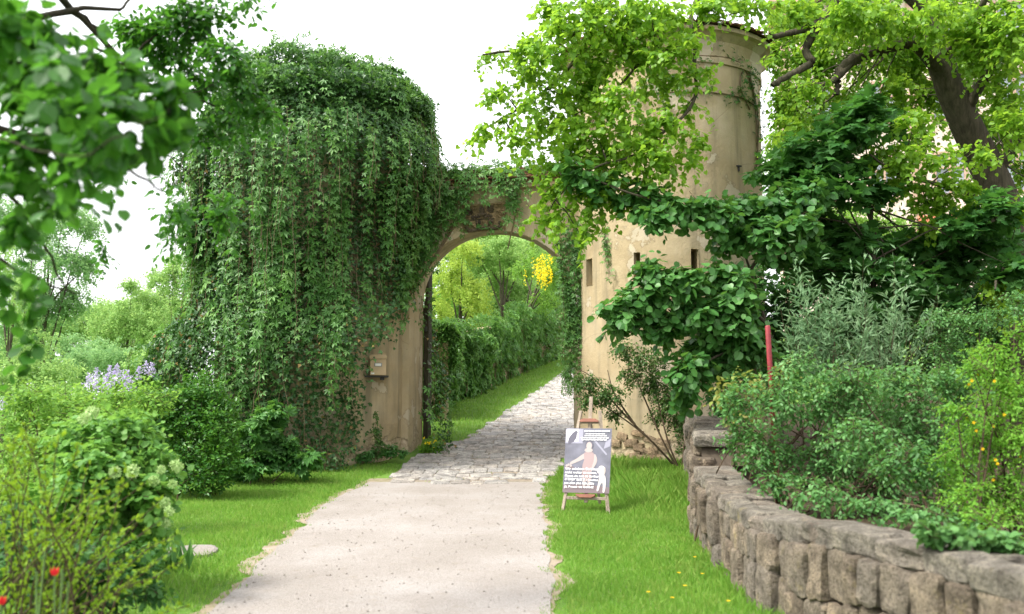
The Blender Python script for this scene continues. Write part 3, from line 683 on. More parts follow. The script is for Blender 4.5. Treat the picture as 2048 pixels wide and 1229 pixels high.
# --- left tower (under the creeper)
Z_LT = float(at(620, 176, TL_C[1] - TL_R)[2])
ltower = thing('round_tower', 'round gate tower smothered in dark ivy, bare ochre plaster behind the mailbox', 'tower', (TL_C[0], TL_C[1], 0))
obj('wall', round_wall(TL_C, TL_R, -.6, Z_LT, [], crumble, 120, 50), MAT['plaster'], ltower)
MB().lathe([(TL_R - .06, Z_LT - .05), (TL_R - .06, Z_LT + .03), (.02, Z_LT + .35)], 64).build('roof', MAT['tile'], ltower)

# --- gate wall with the arch
GY0, GY1 = 20.0, 21.2
gate = thing('gate_wall', 'ochre gate wall with a round arch and carved arms between the two towers', 'gate', (0, GY0, 0))
xl, xr, bl, br = float(at(818, 700, GY0)[0]), float(at(1158, 700, GY0)[0]), float(at(846, 700, GY1)[0]), float(at(1147, 700, GY1)[0])
zs_f, apex_f, zs_b, apex_b = 3.62, float(at(990, 462, GY0)[2]), 3.70, float(at(1003, 470, GY1)[2])
def arch_line(x0, x1, zs, za, n=40):
    a = np.linspace(np.pi, 0, n); return [(x0, -.3)] + [((x0 + x1) / 2 + (x1 - x0) / 2 * math.cos(t), zs + (za - zs) * math.sin(t)) for t in a] + [(x1, -.3)]
AF, AB = arch_line(xl, xr, zs_f, apex_f), arch_line(bl, br, zs_b, apex_b)
def topz(x): return 6.12 + .055 * (x - .5)
WL, WR = -4.0, 2.6
V, F = [], []
m = len(AF)
for j, (line, yv) in enumerate(((AF, 0.0), (AB, GY1 - GY0))):
    b = len(V); V += [(x, yv, z) for x, z in line] + [(x, yv, topz(x)) for x, z in line] + [(WL, yv, -.3), (WL, yv, topz(WL)), (WR, yv, topz(WR)), (WR, yv, -.3)]
    q = [(b + i, b + i + 1, b + m + i + 1, b + m + i) for i in range(m - 1)] + [(b + 2 * m, b + 0, b + m, b + 2 * m + 1), (b + m - 1, b + 2 * m + 3, b + 2 * m + 2, b + 2 * m - 1)]
    F += q if j == 0 else [f[::-1] for f in q]
n1 = 2 * m + 4
F += [(i, n1 + i, n1 + i + 1, i + 1) for i in range(m - 1)]                                        # splayed reveal and soffit
F += [(m + i, m + i + 1, n1 + m + i + 1, n1 + m + i) for i in range(m - 1)] + [(2 * m + 1, m, n1 + m, n1 + 2 * m + 1), (2 * m - 1, 2 * m + 2, n1 + 2 * m + 2, n1 + 2 * m - 1)]
obj('wall', py_mesh('wall', V, F), MAT['plaster'], gate)
# raised archivolt band
band = MB()
for i in range(1, m - 2):
    (x0, z0), (x1, z1) = AF[i], AF[i + 1]; c = ((xl + xr) / 2, zs_f)
    def o_(x, z, k): v = np.array([x - c[0], z - c[1]]); u = v / max(np.linalg.norm(v), 1e-6); return (x + u[0] * k, z + u[1] * k)
    band.prism([o_(x0, z0, .005), o_(x1, z1, .005), o_(x1, z1, .20), o_(x0, z0, .20)], -.03, .01)
band.build('archivolt', MAT['plaster'], gate)
# coping: cornice strip and two courses of tiles
for k, (pr, h, dz) in enumerate(((.10, .10, -.10), (.16, .07, 0.0))):
    mb = MB(); mb.prism([(WL, topz(WL) + dz), (WR, topz(WR) + dz), (WR, topz(WR) + dz + h - .004), (WL, topz(WL) + dz + h - .004)], -pr, (GY1 - GY0) + pr); mb.build('coping', MAT['plaster'] if k == 0 else MAT['tile'], gate)
tl = None
for c in range(3):
    for k in range(34):
        x = WL + .1 + k * .195 + (.1 if c % 2 else 0)
        if not (-2.6 < x < 1.9): continue
        M = Matrix.Translation((x, -.22 + c * .19 + rng.normal() * .012, topz(x) + .085 + c * .085)) @ Matrix.Rotation(R(20) + rng.normal() * .03, 4, 'X') @ Matrix.Rotation(rng.normal() * .03, 4, 'Z')
        if tl is None: o = MB().prism([(-.095, -.012), (.095, -.012), (.095, .006), (.05, .016), (-.05, .016), (-.095, .006)], -.02, .36).build('roof_tile', MAT['tile'], gate); tl = o.data
        else: o = link(bpy.data.objects.new('roof_tile', tl), gate)
        o.matrix_local = M
MB().prism([(WL, topz(WL) + .10), (WR, topz(WR) + .10), (WR, topz(WR) + .36), (WL, topz(WL) + .36)], .12, GY1 - GY0 - .1).build('roof', MAT['tile'], gate)
# carved coat of arms: slab, scrolls, two quartered shields, helm and ribbon
carv = stone_mat('carved_stone', [(.34, .25, .14), (.42, .31, .18), (.30, .22, .13)], False, 16); dark = stone_mat('weathered_stone', [(.13, .10, .075), (.18, .14, .10), (.10, .08, .065)], False, 18)
ca = at(967, 437, GY0); s = GY0 / F_PX
arms = MB().box(-.44, .44, -.045, .02, -.27, .26, None, .015).box(-.47, .47, -.07, -.02, .25, .285).build('coat_of_arms', carv, gate, loc=(ca[0], 0, ca[2]), rot=(0, R(-4.5), 0))
def torus(mb, c, r1, r2, sx=1.0, n=20):
    a = np.linspace(0, 2 * np.pi, n + 1); return mb.tube([(c[0] + r1 * math.cos(t) * sx, c[1], c[2] + r1 * math.sin(t)) for t in a], r2, 7)
def ball(mb, c, rx, ry, rz):
    prof = [(max(1e-3, math.sin(t)), -math.cos(t)) for t in np.linspace(0, math.pi, 7)]; b = len(mb.V); mb.lathe(prof, 12)
    mb.V[b:] = [(c[0] + x * rx, c[1] + y * ry, c[2] + z * rz) for x, y, z in mb.V[b:]]; return mb
for (x, z, r) in ((-.28, .14, .06), (.16, .17, .06), (.37, .06, .075)):
    mb = MB(); torus(mb, (x, -.05, z), r, .018); torus(mb, (x, -.06, z), r * .45, .014); ball(mb, (x, -.05, z), r * .3, .03, r * .3); mb.build('scroll', carv if r > .07 else dark, arms, True)
for x in (-.15, .10):
    mb = MB(); mb.prism([(x - .13, .07), (x + .13, .07), (x + .13, -.06), (x + .07, -.17), (x, -.21), (x - .07, -.17), (x - .13, -.06)], -.085, -.04); mb.build('shield', carv, arms)
    mb = MB(); mb.box(x - .012, x + .012, -.10, -.08, -.18, .06).box(x - .12, x + .12, -.098, -.08, -.045, -.025); ball(mb, (x - .06, -.09, .02), .045, .03, .04); ball(mb, (x + .06, -.09, -.09), .04, .03, .045); ball(mb, (x + .05, -.09, .02), .04, .025, .03); mb.build('charge', dark, arms, True)
mb = MB(); ball(mb, (-.02, -.09, .13), .055, .06, .075); ball(mb, (-.02, -.10, .06), .10, .05, .04); torus(mb, (-.02, -.11, .17), .045, .014); mb.build('helm', dark, arms, True)
mb = MB(); mb.tube(smooth_line([(-.36, -.06, -.16), (-.30, -.08, -.25), (-.12, -.07, -.235), (.08, -.08, -.22), (.24, -.08, -.24), (.34, -.07, -.17), (.30, -.06, -.11)], 26), .034, 7); mb.build('ribbon', dark, arms, True)
for (x, z) in ((-.40, .10), (-.40, .0), (-.38, -.08)):
    mb = MB(); ball(mb, (x, -.06, z), .05, .045, .05); torus(mb, (x, -.08, z), .03, .012); mb.build('carved_leaf', dark, arms, True)
# iron hinge pins on the left reveal
for z in (1.4, 3.2): MB().box(-.03, .03, -.02, .05, -.05, .05, None, .008).build('hinge_pin', MAT['iron'], gate, loc=(bl + .06, GY1 - GY0 - .08, z))

# --- wooden gate leaves, open inwards
def gate_leaf(label, hx, side, ang, W=1.42):
    g0 = thing('gate_leaf', label, 'gate leaf', (hx, GY1 + .03, 0), None, ang)
    z0 = float(gz(hx, GY1 + .7)) + .06; npl = 6
    for k in range(npl):
        x0, x1 = k * W / npl + .004, (k + 1) * W / npl - .004; zt0, zt1 = [zs_b - .05 + 1.35 * math.sin(math.acos(max(-1, min(1, 1 - q / W)))) * .95 for q in (x0, x1)]
        MB().prism([(x0, z0), (x1, z0), (x1, zt1), (x0, zt0)], -.03, .03).build('plank', MAT['dark_wood'], g0)
    for z in (z0 + .35, z0 + 1.5, z0 + 2.6): MB().box(.02, W - .05, .032, .085, z, z + .16, None, .008).build('ledge', MAT['dark_wood'], g0); MB().box(-.03, W * .7, -.045, -.032, z + .05, z + .11).build('strap_hinge', MAT['iron'], g0)
    MB().box(-.055, -.002, -.05, .05, z0 - .02, zs_b + .1, None, .008).build('hanging_post', MAT['dark_wood'], g0)
    return g0
gate_leaf('dark plank gate leaf folded open beside the mailbox tower', bl + .065, 1, R(91))
gate_leaf('dark plank gate leaf folded open behind the round tower', br + .075, -1, R(78))

# --- mailbox on the left tower
P = cyl_hit(761, 752, TL_C, TL_R); mbx = thing('mailbox', 'tan metal mailbox with a name plate fixed to the ivy tower', 'mailbox', (P[0], P[1] - .36, P[2]), None, R(8))
k = P[1] / F_PX; w, h = 31 * k, 40 * k
MB().box(-w / 2, w / 2, -.09, .09, 0, h * .80, None, .008).build('body', MAT['mailbox'], mbx)
MB().prism([(-w / 2 - .012, h * .805), (w / 2 + .012, h * .805), (w / 2 + .012, h * .93), (w / 2 - .01, h), (-w / 2 + .01, h), (-w / 2 - .012, h * .93)], -.115, .10).build('lid', MAT['mailbox'], mbx)
pl = MB().box(-.075, .075, -.100, -.088, h * .42, h * .60, None, .003).build('name_plate', MAT['grey_plate'], mbx); MB().box(-.055, .055, -.106, -.101, h * .45, h * .57).build('card', MAT['white_paint'], pl)
MB().box(-w / 2 + .02, -w / 2 + .08, -.095, -.09, .02, .05).build('sticker', MAT['white_paint'], mbx)
MB().box(-w / 2 - .10, w / 2 + .05, -.06, .46, -.035, -.004, None, .006).build('bracket', MAT['iron'], mbx); MB().box(.04, .12, .0, .22, -.085, -.037, None, .006).build('lock', MAT['iron'], mbx)

# --- framed notice on the right jamb
P = cyl_hit(1163, 610, TR_C, TR_R + .0); nb_ = thing('notice_board', 'narrow framed white notice fixed to the tower edge beside the arch', 'sign', (xr + .02, GY0 - .10, float(at(1163, 660, GY0)[2])), None, R(-58))
hh = 92 * GY0 / F_PX
MB().box(-.20, .20, -.012, .012, .03, hh - .03).build('panel', MAT['white_paint'], nb_)
for (x0, x1, z0, z1) in ((-.23, -.20, 0, hh), (.20, .23, 0, hh), (-.198, .198, 0, .03), (-.198, .198, hh - .03, hh)): MB().box(x0, x1, -.022, .022, z0, z1, None, .004).build('frame', MAT['red_wood'], nb_)

# ================================================================== LOW STONE WALL
swall = thing('stone_wall', 'low curved wall of rough brown rubble stone edging the garden', 'wall', (wallx(9), 9, 0))
OFF = np.array([wallx(9), 9, 0])
def wall_h(y): return .70 + .05 * np.sin(y * 1.3) + .42 * sstep(12.1, 12.45, y)
seg = np.linspace(2.7, 17.0, 160); cx_ = wallx(seg); tx = np.gradient(cx_, seg); nrm = np.stack([-np.ones_like(tx), tx], -1); nrm /= np.linalg.norm(nrm, axis=1)[:, None]   # outward = towards the lawn (-x)
arc = np.concatenate([[0], np.cumsum(np.hypot(np.diff(seg), np.diff(cx_)))])
def wpt(s):
    y = np.interp(s, arc, seg); return np.array([np.interp(s, arc, cx_), y]), np.array([np.interp(s, arc, nrm[:, 0]), np.interp(s, arc, nrm[:, 1])])
V, F = [], []
for i, yv in enumerate(seg):
    g0 = float(gz(cx_[i], yv)); c = np.array([cx_[i], yv])
    for off, z in ((-.05, g0 - .3), (-.05, g0 + wall_h(yv) - .07), (-.40, g0 + wall_h(yv) - .07), (-.40, g0 - .3)): q = c + nrm[i] * off; V.append((q[0] - OFF[0], q[1] - OFF[1], z))
for i in range(len(seg) - 1): F += [(4 * i + a, 4 * i + (a + 1) % 4, 4 * i + 4 + (a + 1) % 4, 4 * i + 4 + a) for a in range(4)]
F += [(3, 2, 1, 0), tuple(4 * (len(seg) - 1) + q for q in range(4))]
obj('mortar_core', py_mesh('mortar_core', V, F), MAT['mortar'], swall)
STN = [stone_mesh(500 + i, 6, .10, 'stone', MAT['wall_stone']) for i in range(12)]; CAPS = [stone_mesh(600 + i, 6, .09, 'cap_stone', MAT['cap_stone']) for i in range(7)]
def put_stone(me, name, s, zmid, w, h, dp, out, roll=.06):
    c, nn = wpt(s); o = bpy.data.objects.new(name, me); q = c + nn * out
    o.location = (q[0] - OFF[0], q[1] - OFF[1], zmid); o.scale = (w, dp, h); o.rotation_euler = (rng.normal() * .05, rng.normal() * roll, math.atan2(nn[1], nn[0]) - math.pi / 2 + math.pi + rng.normal() * .05); link(o, swall)
S_END = arc[-1]
def fill_course(fz0, fz1, s0, s1, wl, wh):
    s = s0
    while s < s1:
        w = rng.uniform(wl, wh); yv = np.interp(s + w / 2, arc, seg); z0, z1 = fz0(yv, s), fz1(yv, s)
        if z1 - z0 > .05: put_stone(STN[int(rng.integers(12))], 'stone', s + w / 2, (z0 + z1) / 2 + rng.normal() * .008, w * 1.0, (z1 - z0) * rng.uniform(.98, 1.06), rng.uniform(.22, .30), -.06 + rng.uniform(-.045, .045))
        s += w
def gg(y): return float(gz(wallx(y), y))
def wob(s, k): return .05 * (noise(np.array([s * 2.2, k * 5.3, 0.])) - .5) * 2
c1 = lambda y, s: gg(y) + .28 + 2.0 * wob(s, 1); c2 = lambda y, s: gg(y) + .60; c3 = lambda y, s: gg(y) + wall_h(y) - .10
s_step = float(np.interp(12.2, seg, arc))
fill_course(lambda y, s: gg(y) - .06, c1, 0, S_END, .14, .32); fill_course(c1, lambda y, s: min(c3(y, s), gg(y) + .62), .05, S_END, .14, .32)
fill_course(lambda y, s: gg(y) + .62, lambda y, s: gg(y) + .82, s_step, S_END, .18, .36); fill_course(lambda y, s: gg(y) + .82, c3, s_step, S_END, .18, .36)
s = 0.0
while s < S_END:                                   # flat cap stones, some in two pieces across the wall
    w = rng.uniform(.26, .52); yv = float(np.interp(s + w / 2, arc, seg)); z = gg(yv) + wall_h(yv) - .055
    if rng.random() < .5: put_stone(CAPS[int(rng.integers(7))], 'cap_stone', s + w / 2, z + rng.normal() * .006, w * 1.04, .15, .46, -.19, .025)
    else:
        f = rng.uniform(.18, .26)
        put_stone(CAPS[int(rng.integers(7))], 'cap_stone', s + w / 2, z + rng.normal() * .006, w * 1.04, .15, f, .03 - f / 2, .03); put_stone(CAPS[int(rng.integers(7))], 'cap_stone', s + w / 2, z - .01, w * 1.04, .14, .44 - f, .03 - f - (.44 - f) / 2, .03)
    s += w

# --- red post in the shrubs
P = at(1556, 978, 10.6); T_ = at(1540, 650, 10.5); z0 = float(gz(P[0], 10.6)) - .05
L_ = float(T_[2] - z0); post = MB().lathe([(.001, 0), (.028, 0), (.028, L_ - .012), (.022, L_), (.001, L_ + .003)], 14).lathe([(.0285, L_ * .55), (.031, L_ * .55 + .004), (.031, L_ * .55 + .02), (.0285, L_ * .55 + .024)], 14).build('red_post', MAT['red_paint'], None, True, loc=(P[0], P[1], z0))
post.rotation_euler = (0, math.atan2(float(T_[0] - P[0]), L_), 0); tag(post, 'slim red painted metal post standing among the shrubs behind the wall', 'post')

# ================================================================== EASEL AND POSTER
eb = ghit(1170, 1019); eg = float(eb[2]); EY = 13.25; ex = float(at(1170, 1010, EY)[0]); eg = float(gz(ex, EY))
YAW, LEAN = R(-17), R(15)
k = EY / F_PX
easel = thing('easel', 'pale wooden easel standing on the grass in front of the round tower', 'easel', (ex, EY, eg), None, YAW)
Mt = Matrix.Rotation(-LEAN, 4, 'X')
H_ = 1.40
def bar(name, a, b, w, t, mat):
    a, b = Vector(a), Vector(b); d = b - a; M = Matrix.Translation(a) @ d.to_track_quat('Z', 'Y').to_matrix().to_4x4()
    MB().box(-w / 2, w / 2, -t / 2, t / 2, 0, d.length, M, .004).build(name, mat, easel)
def tp(x, z, y=0.0): return Mt @ Vector((x, y, z))
bar('leg', tp(-.31, 0), tp(-.13, H_), .046, .024, MAT['easel_wood']); bar('leg', tp(.31, 0), tp(.13, H_), .046, .024, MAT['easel_wood'])
bar('mast', tp(0, .16, .012), tp(0, 1.60, .012), .05, .02, MAT['easel_wood'])
bar('crossbar', tp(-.262, .215, -.003), tp(.262, .215, -.003), .022, .04, MAT['easel_wood']); bar('crossbar', tp(-.15, 1.24, -.003), tp(.15, 1.24, -.003), .022, .04, MAT['easel_wood'])
bar('leg', tp(0, 1.25, .045), (0, .95, 0.0), .04, .024, MAT['easel_wood'])
for nm, z, f in (('tray', .262, 1), ('clamp', 1.235, -1)):
    MB().prism([(-.13, z), (.13, z), (.125, z - .022 * f), (.08, z - .045 * f), (-.08, z - .045 * f), (-.125, z - .022 * f)], -.055, .0, Mt).build(nm, MAT['red_wood'], easel)
# printed poster: flat print (generic portrait figure, pale dog, dark bird) and the request in white lettering
PW, PH, PZ = .63, .87, .28
poster = thing('poster', 'dark printed poster with white lettering standing on the wooden easel', 'poster', (ex, EY, eg), None, YAW)
Mp = Mt @ Matrix.Translation((0, -.022, PZ)) 
MB().box(-PW / 2, PW / 2, -.006, .0, 0, PH, Mp).build('board', None, poster).data.materials.append(flat_mat('poster_print', (.115, .115, .15), .36, .6, .4, 5))
def prn(name, c): return flat_mat(name, c, .3, .5)
INK = {'pale': prn('print_pale', (.50, .47, .46)), 'skin': prn('print_cream', (.36, .31, .30)), 'rose': prn('print_rose', (.30, .22, .22)), 'white': prn('print_white', (.78, .77, .78)), 'grey': prn('print_grey', (.27, .265, .33)), 'dark': prn('print_dark', (.09, .085, .115)), 'brown': prn('print_brown', (.15, .11, .12))}
lay = [0]
def pprint(name, pts, ink):
    lay[0] += 1; y = -.0065 - .0004 * lay[0]
    V = [Mp @ Vector((x * PW - PW / 2, y, z * PH)) for x, z in pts]; obj(name, py_mesh(name, V, [tuple(range(len(V)))]), INK[ink], poster)
def oval(cx, cz, rx, rz, n=18, a0=0): return [(cx + rx * math.cos(t), cz + rz * math.sin(t)) for t in np.linspace(0, 2 * np.pi, n, endpoint=False) + a0]
pprint('print_floor', [(0, 0), (1, 0), (1, .09), (.55, .13), (0, .12)], 'brown')
pprint('print_beam', [(.60, .82), (.64, .83), (.92, .60), (.90, .58)], 'grey')
pprint('print_curtain', [(.84, .68), (.97, .72), (.99, .84), (.88, .80)], 'grey')
pprint('print_inset', [(.0, .76), (.38, .76), (.38, .99), (.0, .99)], 'grey'); pprint('print_inset', [(.02, .79), (.28, .79), (.28, .985), (.02, .985)], 'white')
pprint('print_bird', smooth_line([(.07, .74), (.06, .82), (.12, .90), (.20, .955), (.25, .955), (.265, .93), (.245, .90), (.24, .85), (.19, .79), (.13, .765)], 24).tolist(), 'dark')
pprint('print_arm', smooth_line([(.44, .60), (.40, .595), (.26, .52), (.14, .47), (.13, .43), (.20, .445), (.34, .49), (.45, .53)], 20).tolist(), 'skin')
pprint('print_arm', smooth_line([(.62, .60), (.68, .58), (.71, .48), (.62, .36), (.57, .36), (.62, .47)], 18).tolist(), 'skin')
pprint('print_body', smooth_line([(.42, .61), (.52, .64), (.63, .61), (.64, .50), (.60, .38), (.60, .20), (.42, .20), (.40, .40), (.43, .50)], 26).tolist(), 'rose')
pprint('print_leg', [(.42, .21), (.49, .21), (.48, .09), (.43, .09)], 'skin'); pprint('print_leg', [(.53, .21), (.59, .21), (.58, .09), (.53, .09)], 'skin')
pprint('print_hair', oval(.53, .74, .085, .075), 'dark'); pprint('print_face', oval(.525, .725, .062, .06), 'skin'); pprint('print_ruff', oval(.52, .655, .09, .035), 'skin')
pprint('print_table', [(.02, .40), (.22, .40), (.20, .36), (.02, .36)], 'brown')
pprint('print_dog', smooth_line([(.76, .40), (.80, .42), (.86, .41), (.90, .36), (.88, .28), (.91, .24), (.92, .13), (.90, .02), (.86, .02), (.86, .12), (.84, .16), (.80, .12), (.77, .04), (.73, .04), (.76, .16), (.77, .26), (.76, .30), (.72, .32), (.73, .36)], 46).tolist(), 'pale')
pprint('print_ear', oval(.885, .345, .022, .05), 'skin')
for cx, cz in ((.10, .425), (.15, .41), (.06, .41)): pprint('print_fruit', oval(cx, cz, .025, .02, 10), 'skin')
def lettering(txt, x, z, size):
    cu = bpy.data.curves.new('lettering', 'FONT'); cu.body = txt; cu.size = size; cu.offset = .0009; cu.space_character = 1.02
    tmp = bpy.data.objects.new('lettering_source', cu); COL.objects.link(tmp); bpy.context.view_layer.update()
    me = bpy.data.meshes.new_from_object(tmp.evaluated_get(bpy.context.evaluated_depsgraph_get())); COL.objects.unlink(tmp); bpy.data.objects.remove(tmp)
    lay[0] += 1
    me.transform(Mp @ Matrix.Translation((x * PW - PW / 2, -.0100 - .0004 * lay[0], z * PH)) @ Matrix.Rotation(math.pi / 2, 4, 'X')); me.materials.clear(); obj('lettering', me, INK['white'], poster)
lay[0] += 4
for (tx_, x, z, s_) in (('Wir möchten Sie bitten', .035, .345, .047), ('nicht weiter zu gehen,', .035, .29, .047), ('Please do not go further', .035, .235, .046), ('不要再往前走了 / Prosíme', .035, .182, .040), ('pas aller plus loin, dále', .035, .128, .043), ('jít, Proszę nie wchodź', .035, .072, .043)): lettering(tx_, x, z, s_)
for (x, z, wd_, h) in ((.41, .945, .55, .020), (.44, .905, .42, .014), (.42, .875, .48, .014), (.34, .842, .60, .014), (.36, .81, .54, .016)):   # lines too small to read: strokes the size of words
    q = x
    while q < x + wd_ - .03:
        w_ = min(rng.uniform(.04, .12), x + wd_ - q); pprint('small_print', [(q, z), (q + w_, z), (q + w_, z + h), (q, z + h)], 'white'); lay[0] -= 1; q += w_ + .014

# ================================================================== CASTLE BEHIND THE TREES
ch = thing('castle', 'pale pink castle range with mullioned windows glimpsed behind the linden', 'building', (at(1850, 700, 46)[0], 46, 0), None, R(-14))
cm = NT('castle_plaster'); p_ = cm.pos(); cn = cm.noise(p_, .5, 6, .7); cn2 = cm.noise(p_, 2.2, 6, .75)
cc = cm.ramp(cn, [(.3, (.56, .42, .36)), (.5, (.66, .55, .48)), (.7, (.74, .66, .60))]); cc = cm.mix(cm.ramp(cn2, [(.52, (0, 0, 0)), (.66, (.7, .7, .7))]), cc, (.48, .30, .24)); MAT['castle'] = cm.finish(cc, .95, cm.bump(cn2, .6, .05), .1)
MAT['sandstone'] = flat_mat('pink_sandstone', (.46, .31, .24), .9, .15, .25, 3, .02); MAT['pane'] = flat_mat('window_glass', (.28, .31, .36), .12, .6); MAT['red_tile'] = stone_mat('red_roof_tile', [(.42, .14, .08), (.50, .19, .11), (.36, .12, .08)], False, 2)
CW, CZ = 6.2, 21.0; wins = []
for zc_ in (8.4, 12.2, 15.8, 19.2):
    for xc_ in (-4.4, -1.5, 1.4, 4.3): wins.append((xc_, zc_, 1.25, 1.9))
xsb = sorted({-CW, CW, *[x + d * w / 2 for x, z, w, h in wins for d in (-1, 1)]}); zsb = sorted({-2.0, CZ, *[z + d * h / 2 for x, z, w, h in wins for d in (-1, 1)]})
V, F = [], []
for i in range(len(xsb) - 1):
    for j in range(len(zsb) - 1):
        xm, zm = (xsb[i] + xsb[i + 1]) / 2, (zsb[j] + zsb[j + 1]) / 2
        if any(abs(xm - x) < w / 2 and abs(zm - z) < h / 2 for x, z, w, h in wins): continue
        b = len(V); V += [(xsb[i], 0, zsb[j]), (xsb[i + 1], 0, zsb[j]), (xsb[i + 1], 0, zsb[j + 1]), (xsb[i], 0, zsb[j + 1])]; F.append((b, b + 1, b + 2, b + 3))
for x, z, w, h in wins:
    b = len(V); V += [(x + dx * w / 2, yv, z + dz * h / 2) for yv in (0, .35) for dx, dz in ((-1, -1), (1, -1), (1, 1), (-1, 1))]; F += [(b + i, b + 4 + i, b + 4 + (i + 1) % 4, b + (i + 1) % 4) for i in range(4)]
b = len(V); V += [(-CW, 0, -2), (-CW, 9, -2), (-CW, 9, CZ), (-CW, 0, CZ), (CW, 0, -2), (CW, 9, -2), (CW, 9, CZ), (CW, 0, CZ)]; F += [(b, b + 3, b + 2, b + 1), (b + 4, b + 5, b + 6, b + 7), (b + 1, b + 2, b + 6, b + 5)]
obj('wall', py_mesh('wall', V, F), MAT['castle'], ch)
wd = None
for x, z, w, h in wins:
    mb = MB()
    for a in ((-w / 2 - .12, -w / 2 + .02, -h / 2 - .12, h / 2 + .12), (w / 2 - .02, w / 2 + .12, -h / 2 - .12, h / 2 + .12), (-w / 2 + .02, w / 2 - .02, h / 2 - .02, h / 2 + .12), (-w / 2 + .02, w / 2 - .02, -h / 2 - .12, -h / 2 + .02)): mb.box(a[0], a[1], -.06, .06, a[2], a[3])
    mb.box(-.06, .06, -.03, .10, -h / 2 + .02, h / 2 - .02).box(-w / 2 + .02, -.06, -.025, .10, .25, .35).box(.06, w / 2 - .02, -.025, .10, .25, .35)
    o = mb.build('window', MAT['sandstone'], ch, loc=(x, 0, z))
    for sx in (-1, 1):
        for (z0, z1) in ((-h / 2 + .02, .25), (.35, h / 2 - .02)): MB().box(min(sx * .06, sx * (w / 2 - .02)), max(sx * .06, sx * (w / 2 - .02)), .07, .09, z0, z1).build('pane', MAT['pane'], o)
for x in (-CW + .25, 0, CW - .25): MB().box(x - .28, x + .28, -.08, -.002, -2, CZ).build('pilaster', MAT['sandstone'], ch)
MB().prism([(-CW - .4, 0), (CW + .4, 0), (CW + .4, .3), (-CW - .4, .3)], -.4, 9.3).build('cornice', MAT['sandstone'], ch, loc=(0, 0, CZ))
MB().add([(-CW - .4, -.4, CZ + .3), (CW + .4, -.4, CZ + .3), (CW + .4, 9.3, CZ + .3), (-CW - .4, 9.3, CZ + .3), (-CW + 2, 4.4, CZ + 5), (CW - 2, 4.4, CZ + 5)], [(0, 1, 5, 4), (1, 2, 5), (2, 3, 4, 5), (3, 0, 4), (3, 2, 1, 0)]).build('roof', MAT['red_tile'], ch)
sb = at(1945, 436, 30); shed = thing('outbuilding', 'low outbuilding with a bright red tiled roof behind the dark maple', 'building', (sb[0], 30, 0), None, R(-20))
zb = float(sb[2]); MB().box(-1.3, 1.3, 0, 2.2, 0, zb - .12).build('wall', MAT['castle'], shed)
MB().add([(-1.5, -.3, zb - .35), (1.5, -.3, zb - .35), (1.5, 1.1, zb + .35), (-1.5, 1.1, zb + .35), (1.5, 2.5, zb - .35), (-1.5, 2.5, zb - .35)], [(0, 1, 2, 3), (3, 2, 4, 5), (1, 4, 2), (0, 3, 5), (5, 4, 1, 0)]).build('roof', MAT['red_tile'], shed)
MB().box(-.25, .25, .9, 1.3, zb - .1, zb + .75, None, .02).build('chimney', MAT['castle'], shed)
# ================================================================== VEGETATION
# --- creeper and ivy over the left tower
BARE = [(688, 960), (712, 880), (722, 800), (722, 745), (728, 690), (772, 672), (792, 630), (812, 596), (818, 560), (880, 560), (880, 960)]
ivy = thing('creeper', 'thick curtain of ivy and virginia creeper covering the left gate tower', 'creeper', (TL_C[0], TL_C[1] - 2, 0.3))
def ivy_thick(a, z):
    P = np.stack([np.cos(a) * 1.9, np.sin(a) * 1.9, z], -1)
    t = .10 + .62 * sstep(.2, .85, noise(P, .75, 21)) + .40 * noise(P, 1.9, 22)
    left = sstep(-.2, -.95, np.cos(a)); right = sstep(.6, .98, np.cos(a))
    return (t + left * (.10 + .55 * sstep(4.2, 1.2, z)) * sstep(-.2, .8, z) + right * .14 * sstep(5.0, 6.0, z)) * (.45 + .55 * sstep(Z_LT + .2, Z_LT - 1.3, z))
def ivy_pt(a, z, u):
    r = TL_R + ivy_thick(a, z) * u; return np.stack([TL_C[0] + r * np.cos(a), TL_C[1] + r * np.sin(a), z], -1)
def bare_drop(P, soft_px=14):
    px, py, _ = proj(P); px = np.where((py < 290) & (px < 500) & (px + .72 * (py - 130) < 478), 800, px); py = np.where(px == 800, 800, py); j = rng.normal(size=(2, len(P))) * soft_px; return ~in_poly(px + j[0], py + j[1], BARE)
IVZ = Z_LT + .25
n = 46000; a = rng.uniform(np.pi * .93, np.pi * 2.07, n); z = gz(TL_C[0], 18.4) - .2 + (IVZ - .1) * rng.random(n)
P = ivy_pt(a, z, rng.random(n) ** .5); out = np.stack([np.cos(a), np.sin(a), a * 0], -1)
k = bare_drop(P); P, out = P[k], out[k]; n = len(P)
foliage(ivy, 'ivy', P, unit(.5 * out + [0, 0, -.6] + .6 * rng.normal(size=(n, 3))), unit(out + [0, 0, .7] + .5 * rng.normal(size=(n, 3))), rng.uniform(.055, .105, n), LM['ivy'], 0, 'ivy_foliage')
n = 9000; a = rng.uniform(np.pi * .80, np.pi * 1.25, n); z = -.2 + 6.5 * rng.random(n); P = ivy_pt(a, z, rng.random(n) ** .4); out = np.stack([np.cos(a), np.sin(a), a * 0], -1)
k = bare_drop(P); P, out = P[k], out[k]; n = len(P)
foliage(ivy, 'ivy', P, unit(.5 * out + [0, 0, -.6] + .6 * rng.normal(size=(n, 3))), unit(out + [0, 0, .7] + .5 * rng.normal(size=(n, 3))), rng.uniform(.07, .13, n), LM['ivy'], 0, 'ivy_foliage')
